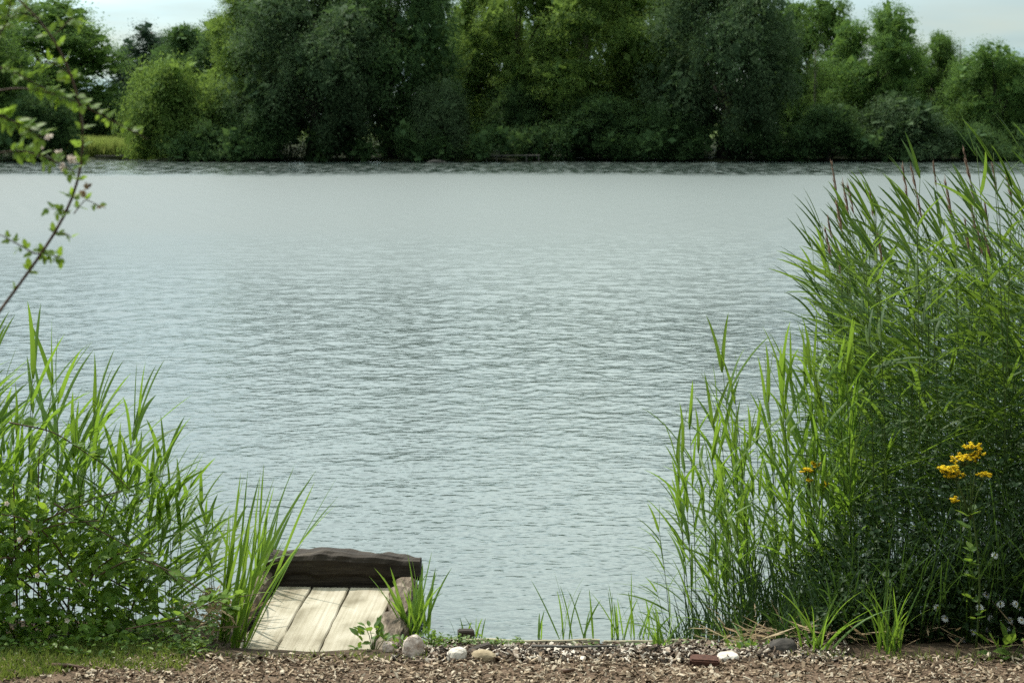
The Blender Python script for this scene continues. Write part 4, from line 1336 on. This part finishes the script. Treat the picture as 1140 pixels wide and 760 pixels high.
# ------------------------------------------------------------------ hanging briar close to the camera
def briar():
    rng = np.random.default_rng(81)
    base = np.array([-1.5, 3.8, .3])
    root = empty("briar", tuple(base))
    tag(root, "arching wild briar with small leaves and faded blossom hanging close by, out of focus", "briar")
    leaf = [[], [], [], [], []]
    yl = [[], [], [], [], []]

    def cane(pp, r, nleaf, L=(.016, .026), skip=0.0):
        nleaf = int(nleaf * 1.8)
        P = np.array([np.array(at(*p)) if len(p) == 3 and p[2] > 1 else p for p in pp]) - base
        t = np.linspace(0, 1, len(P)); tt = np.linspace(0, 1, 30)
        C = np.stack([np.interp(tt, t, P[:, k]) for k in range(3)], -1)
        for _ in range(4):
            C[1:-1] = (C[:-2] + C[1:-1] * 2 + C[2:]) / 4
        st = MB(); st.add(*tube_geo(C, r * (1 - .55 * tt), 6)); st.build("cane", M["cane"], root, True)
        for q in range(nleaf):
            f = skip + (1 - skip) * (q + rng.uniform(.2, .8)) / nleaf
            k = min(28, int(f * 29)); d = unit(C[k + 1] - C[k])
            s = unit(np.cross(d, [0, -1, .3])) * (1 if q % 2 else -1)
            al = unit(s * .8 + d * .55 + rng.normal(size=3) * .3)
            compound(C[k], al, unit(np.array([0, -.45, 1]) + rng.normal(size=3) * .35), rng.uniform(*L), rng, leaf if rng.uniform() < .75 else yl)

    cane([tuple(base + np.array([0, 0, 0])), tuple(base + np.array([.02, 0, .9])), (-60, 430, 3.8), (0, 345, 3.8), (42, 290, 3.8), (78, 235, 3.8), (93, 185, 3.8), (94, 135, 3.8), (82, 85, 3.8), (60, 40, 3.8), (28, 2, 3.8), (-30, -40, 3.8)], .0042, 26, skip=.33)
    cane([tuple(base + np.array([-.05, -.1, .2])), (-110, 260, 3.7), (-40, 110, 3.7), (20, 95, 3.7), (75, 108, 3.7), (120, 132, 3.75), (165, 155, 3.75)], .0022, 12, skip=.55)
    cane([tuple(base + np.array([-.05, -.15, .1])), (-120, 300, 3.6), (-40, 120, 3.6), (0, 128, 3.6), (25, 140, 3.6), (50, 155, 3.6)], .0022, 8, (.021, .032), skip=.6)
    cane([tuple(base + np.array([-.05, .1, .3])), (-70, 190, 3.8), (-15, 60, 3.8), (8, 25, 3.8), (12, 0, 3.8)], .003, 6, skip=.6)
    cane([tuple(base + np.array([-.06, -.1, .2])), (-130, 330, 3.7), (-60, 150, 3.7), (-20, 70, 3.7), (10, 78, 3.7), (45, 96, 3.7), (70, 112, 3.7)], .002, 9, skip=.62)
    cane([tuple(base + np.array([-.02, -.1, .2])), (-120, 330, 3.7), (-50, 190, 3.7), (-10, 172, 3.7), (20, 166, 3.7), (52, 175, 3.7), (85, 192, 3.7)], .002, 9, skip=.62)
    cane([(60, 40, 3.8), (80, 20, 3.8), (92, 28, 3.8)], .0013, 4, skip=.2)
    cane([(45, 20, 3.8), (20, 14, 3.8), (2, 20, 3.8)], .0013, 4, skip=.2)
    cane([(82, 85, 3.8), (60, 70, 3.8), (42, 68, 3.8)], .0013, 4, skip=.2)
    cane([(38, 282, 3.8), (52, 283, 3.8), (70, 287, 3.8)], .0018, 6, (.014, .021))
    cane([(38, 282, 3.8), (20, 272, 3.8), (2, 262, 3.8), (-15, 258, 3.8)], .0018, 5, (.014, .02))
    cane([(62, 258, 3.8), (76, 261, 3.8), (80, 265, 3.8)], .0012, 2, (.012, .016))
    cane([(82, 238, 3.8), (95, 222, 3.8), (118, 232, 3.8)], .0015, 3, (.014, .02))
    cane([(78, 235, 3.8), (64, 233, 3.8), (52, 232, 3.8)], .0012, 3, (.014, .021))
    mb = MB(); flush(leaf, mb); mb.build("foliage", M["bramble_light"], root, True)
    mb = MB(); flush(yl, mb); mb.build("foliage", M["bramble"], root, True)
    for (px, py, s) in ((45, 160, .02), (54, 152, .015), (80, 178, .018), (70, 186, .014), (98, 208, .016), (92, 216, .014), (112, 230, .012), (66, 170, .014)):
        c = np.array(at(px, py, 3.75)) - base
        n = 9
        d = unit(rng.normal(size=(n, 3)) + np.array([0, -.5, .2]))
        f = MB(); f.add(*leaf_geo(np.tile(c, (n, 1)), d, unit(rng.normal(size=(n, 3))), np.full(n, s * .75), np.full(n, s * .6), "leaf"))
        f.build("blossom", M["petal_pink"] if py < 200 else M["straw"], root)


briar()

# ------------------------------------------------------------------ ragwort and daisies
def ragwort(name, px, py_top, py_base, Y, clusters, label, seed, dim=1.0):
    rng = np.random.default_rng(seed)
    bx, by, _ = at(px, py_base, Y)
    root = empty(name, (bx, by, float(gz(bx, by))))
    b = np.array(root.location)
    tag(root, label, "ragwort")
    st = MB(); lf = [[], [], [], [], []]
    fork = np.array(at(px - 6, py_top + 62, Y)) - b
    s = np.linspace(0, 1, 8)[:, None]
    main = s * fork + np.array([.03, 0, 0]) * np.sin(s * 3)
    st.add(*tube_geo(main, .0055 * (1 - .4 * s[:, 0]), 6))
    heads = []
    for (cx_, cy_, rw) in clusters:
        c = np.array(at(cx_, cy_, Y)) - b
        m_ = (fork + c) / 2 + np.array([0, 0, -.02])
        st.add(*tube_geo([fork * .9, m_, c - np.array([0, 0, .02])], [.003, .0025, .0015], 5))
        h = MB()
        n = max(9, int(44 * (rw / .06) ** 2))
        for q in range(n):
            a = rng.uniform(0, 6.28); r = rw * math.sqrt(rng.uniform())
            p = c + np.array([r * math.cos(a), r * math.sin(a) * .8, rng.normal(0, .006) - r * .15])
            k = 9; th = np.arange(k) * 6.283 / k
            d = np.stack([np.cos(th), np.sin(th), np.full(k, .15)], -1)
            h.add(*leaf_geo(np.tile(p, (k, 1)), unit(d + rng.normal(size=(k, 3)) * .25), np.tile([0, 0, 1.0], (k, 1)), np.full(k, .0125), np.full(k, .0062), "diamond"))
            bx_, bf = box_geo(p - np.array([.004, .004, .004]), p + np.array([.004, .004, .003]))
            h.add(bx_, bf)
            st.add(*tube_geo([m_ * .35 + c * .65, p - np.array([0, 0, .004])], .0009, 4))
        h.build("flower_head", M["petal_yellow"], root)
    st.build("stem", M["reed_stem"], root, True)
    for q in range(15):
        f = rng.uniform(.2, .95); p = fork * f
        a = rng.uniform(0, 6.28)
        al = unit(np.array([math.cos(a), math.sin(a), .5]))
        compound(p, al, np.array([0, 0, 1.0]), rng.uniform(.04, .08), rng, lf)
    mb = MB(); flush(lf, mb); mb.build("foliage", M["weed"], root, True)


ragwort("ragwort", 1086, 500, 738, 8.3, [(1058, 520, .055), (1072, 508, .06), (1082, 496, .045), (1064, 527, .045), (1088, 504, .04), (1096, 527, .04), (1062, 556, .022), (1052, 526, .03)],
        "tall ragwort with bright yellow flower heads against the dark reeds", 91)
ragwort("ragwort", 912, 520, 730, 9.1, [(898, 522, .04), (906, 516, .03), (918, 538, .025), (900, 534, .025)], "fading orange yellow ragwort half hidden among the young reeds", 92)


def daisies():
    rng = np.random.default_rng(95)
    bx, by, _ = at(1092, 735, 8.5)
    root = empty("daisy_plant", (bx, by, float(gz(bx, by)))); b = np.array(root.location)
    tag(root, "white mayweed daisies in the shade beneath the tall ragwort", "daisy")
    st = MB()
    for (px, py) in ((1108, 618), (1043, 676), (1052, 688), (1091, 676), (1114, 672), (1127, 670), (1134, 676), (1103, 688), (1090, 692), (1100, 700), (1121, 700), (1083, 703), (1072, 712), (1131, 672), (1118, 680), (1124, 690), (1110, 664), (1098, 662), (1137, 690), (1116, 692)):
        p = np.array(at(px, py, 8.45 + rng.uniform(-.05, .1))) - b
        s = np.linspace(0, 1, 5)[:, None]
        st.add(*tube_geo(np.array([rng.normal(0, .05), rng.normal(0, .03), 0]) * (1 - s) + p * s + np.array([0, 0, .04]) * np.sin(s * 3), .0016, 4))
        k = 12; th = np.arange(k) * 6.283 / k
        tilt = unit(np.array([rng.normal(0, .35), -.75, .6]))
        u = unit(np.cross(tilt, [1, 0, .1])); v = np.cross(tilt, u)
        d = np.cos(th)[:, None] * u + np.sin(th)[:, None] * v
        h = MB(); h.add(*leaf_geo(np.tile(p, (k, 1)) + tilt * .002, unit(d - tilt * .15), np.tile(tilt, (k, 1)), np.full(k, .022), np.full(k, .010), "leaf", .05))
        fl = h.build("flower", M["petal_white"], root)
        d2 = unit(rng.normal(size=(14, 3)) + tilt * 1.2)
        e = MB(); e.add(*leaf_geo(np.tile(p + tilt * .003, (14, 1)), d2, unit(rng.normal(size=(14, 3))), np.full(14, .006), np.full(14, .005), "diamond"))
        e.build("flower_centre", M["petal_yellow"], fl)
    st.build("stem", M["reed_stem"], root)


daisies()
print("objects", len(bpy.data.objects))
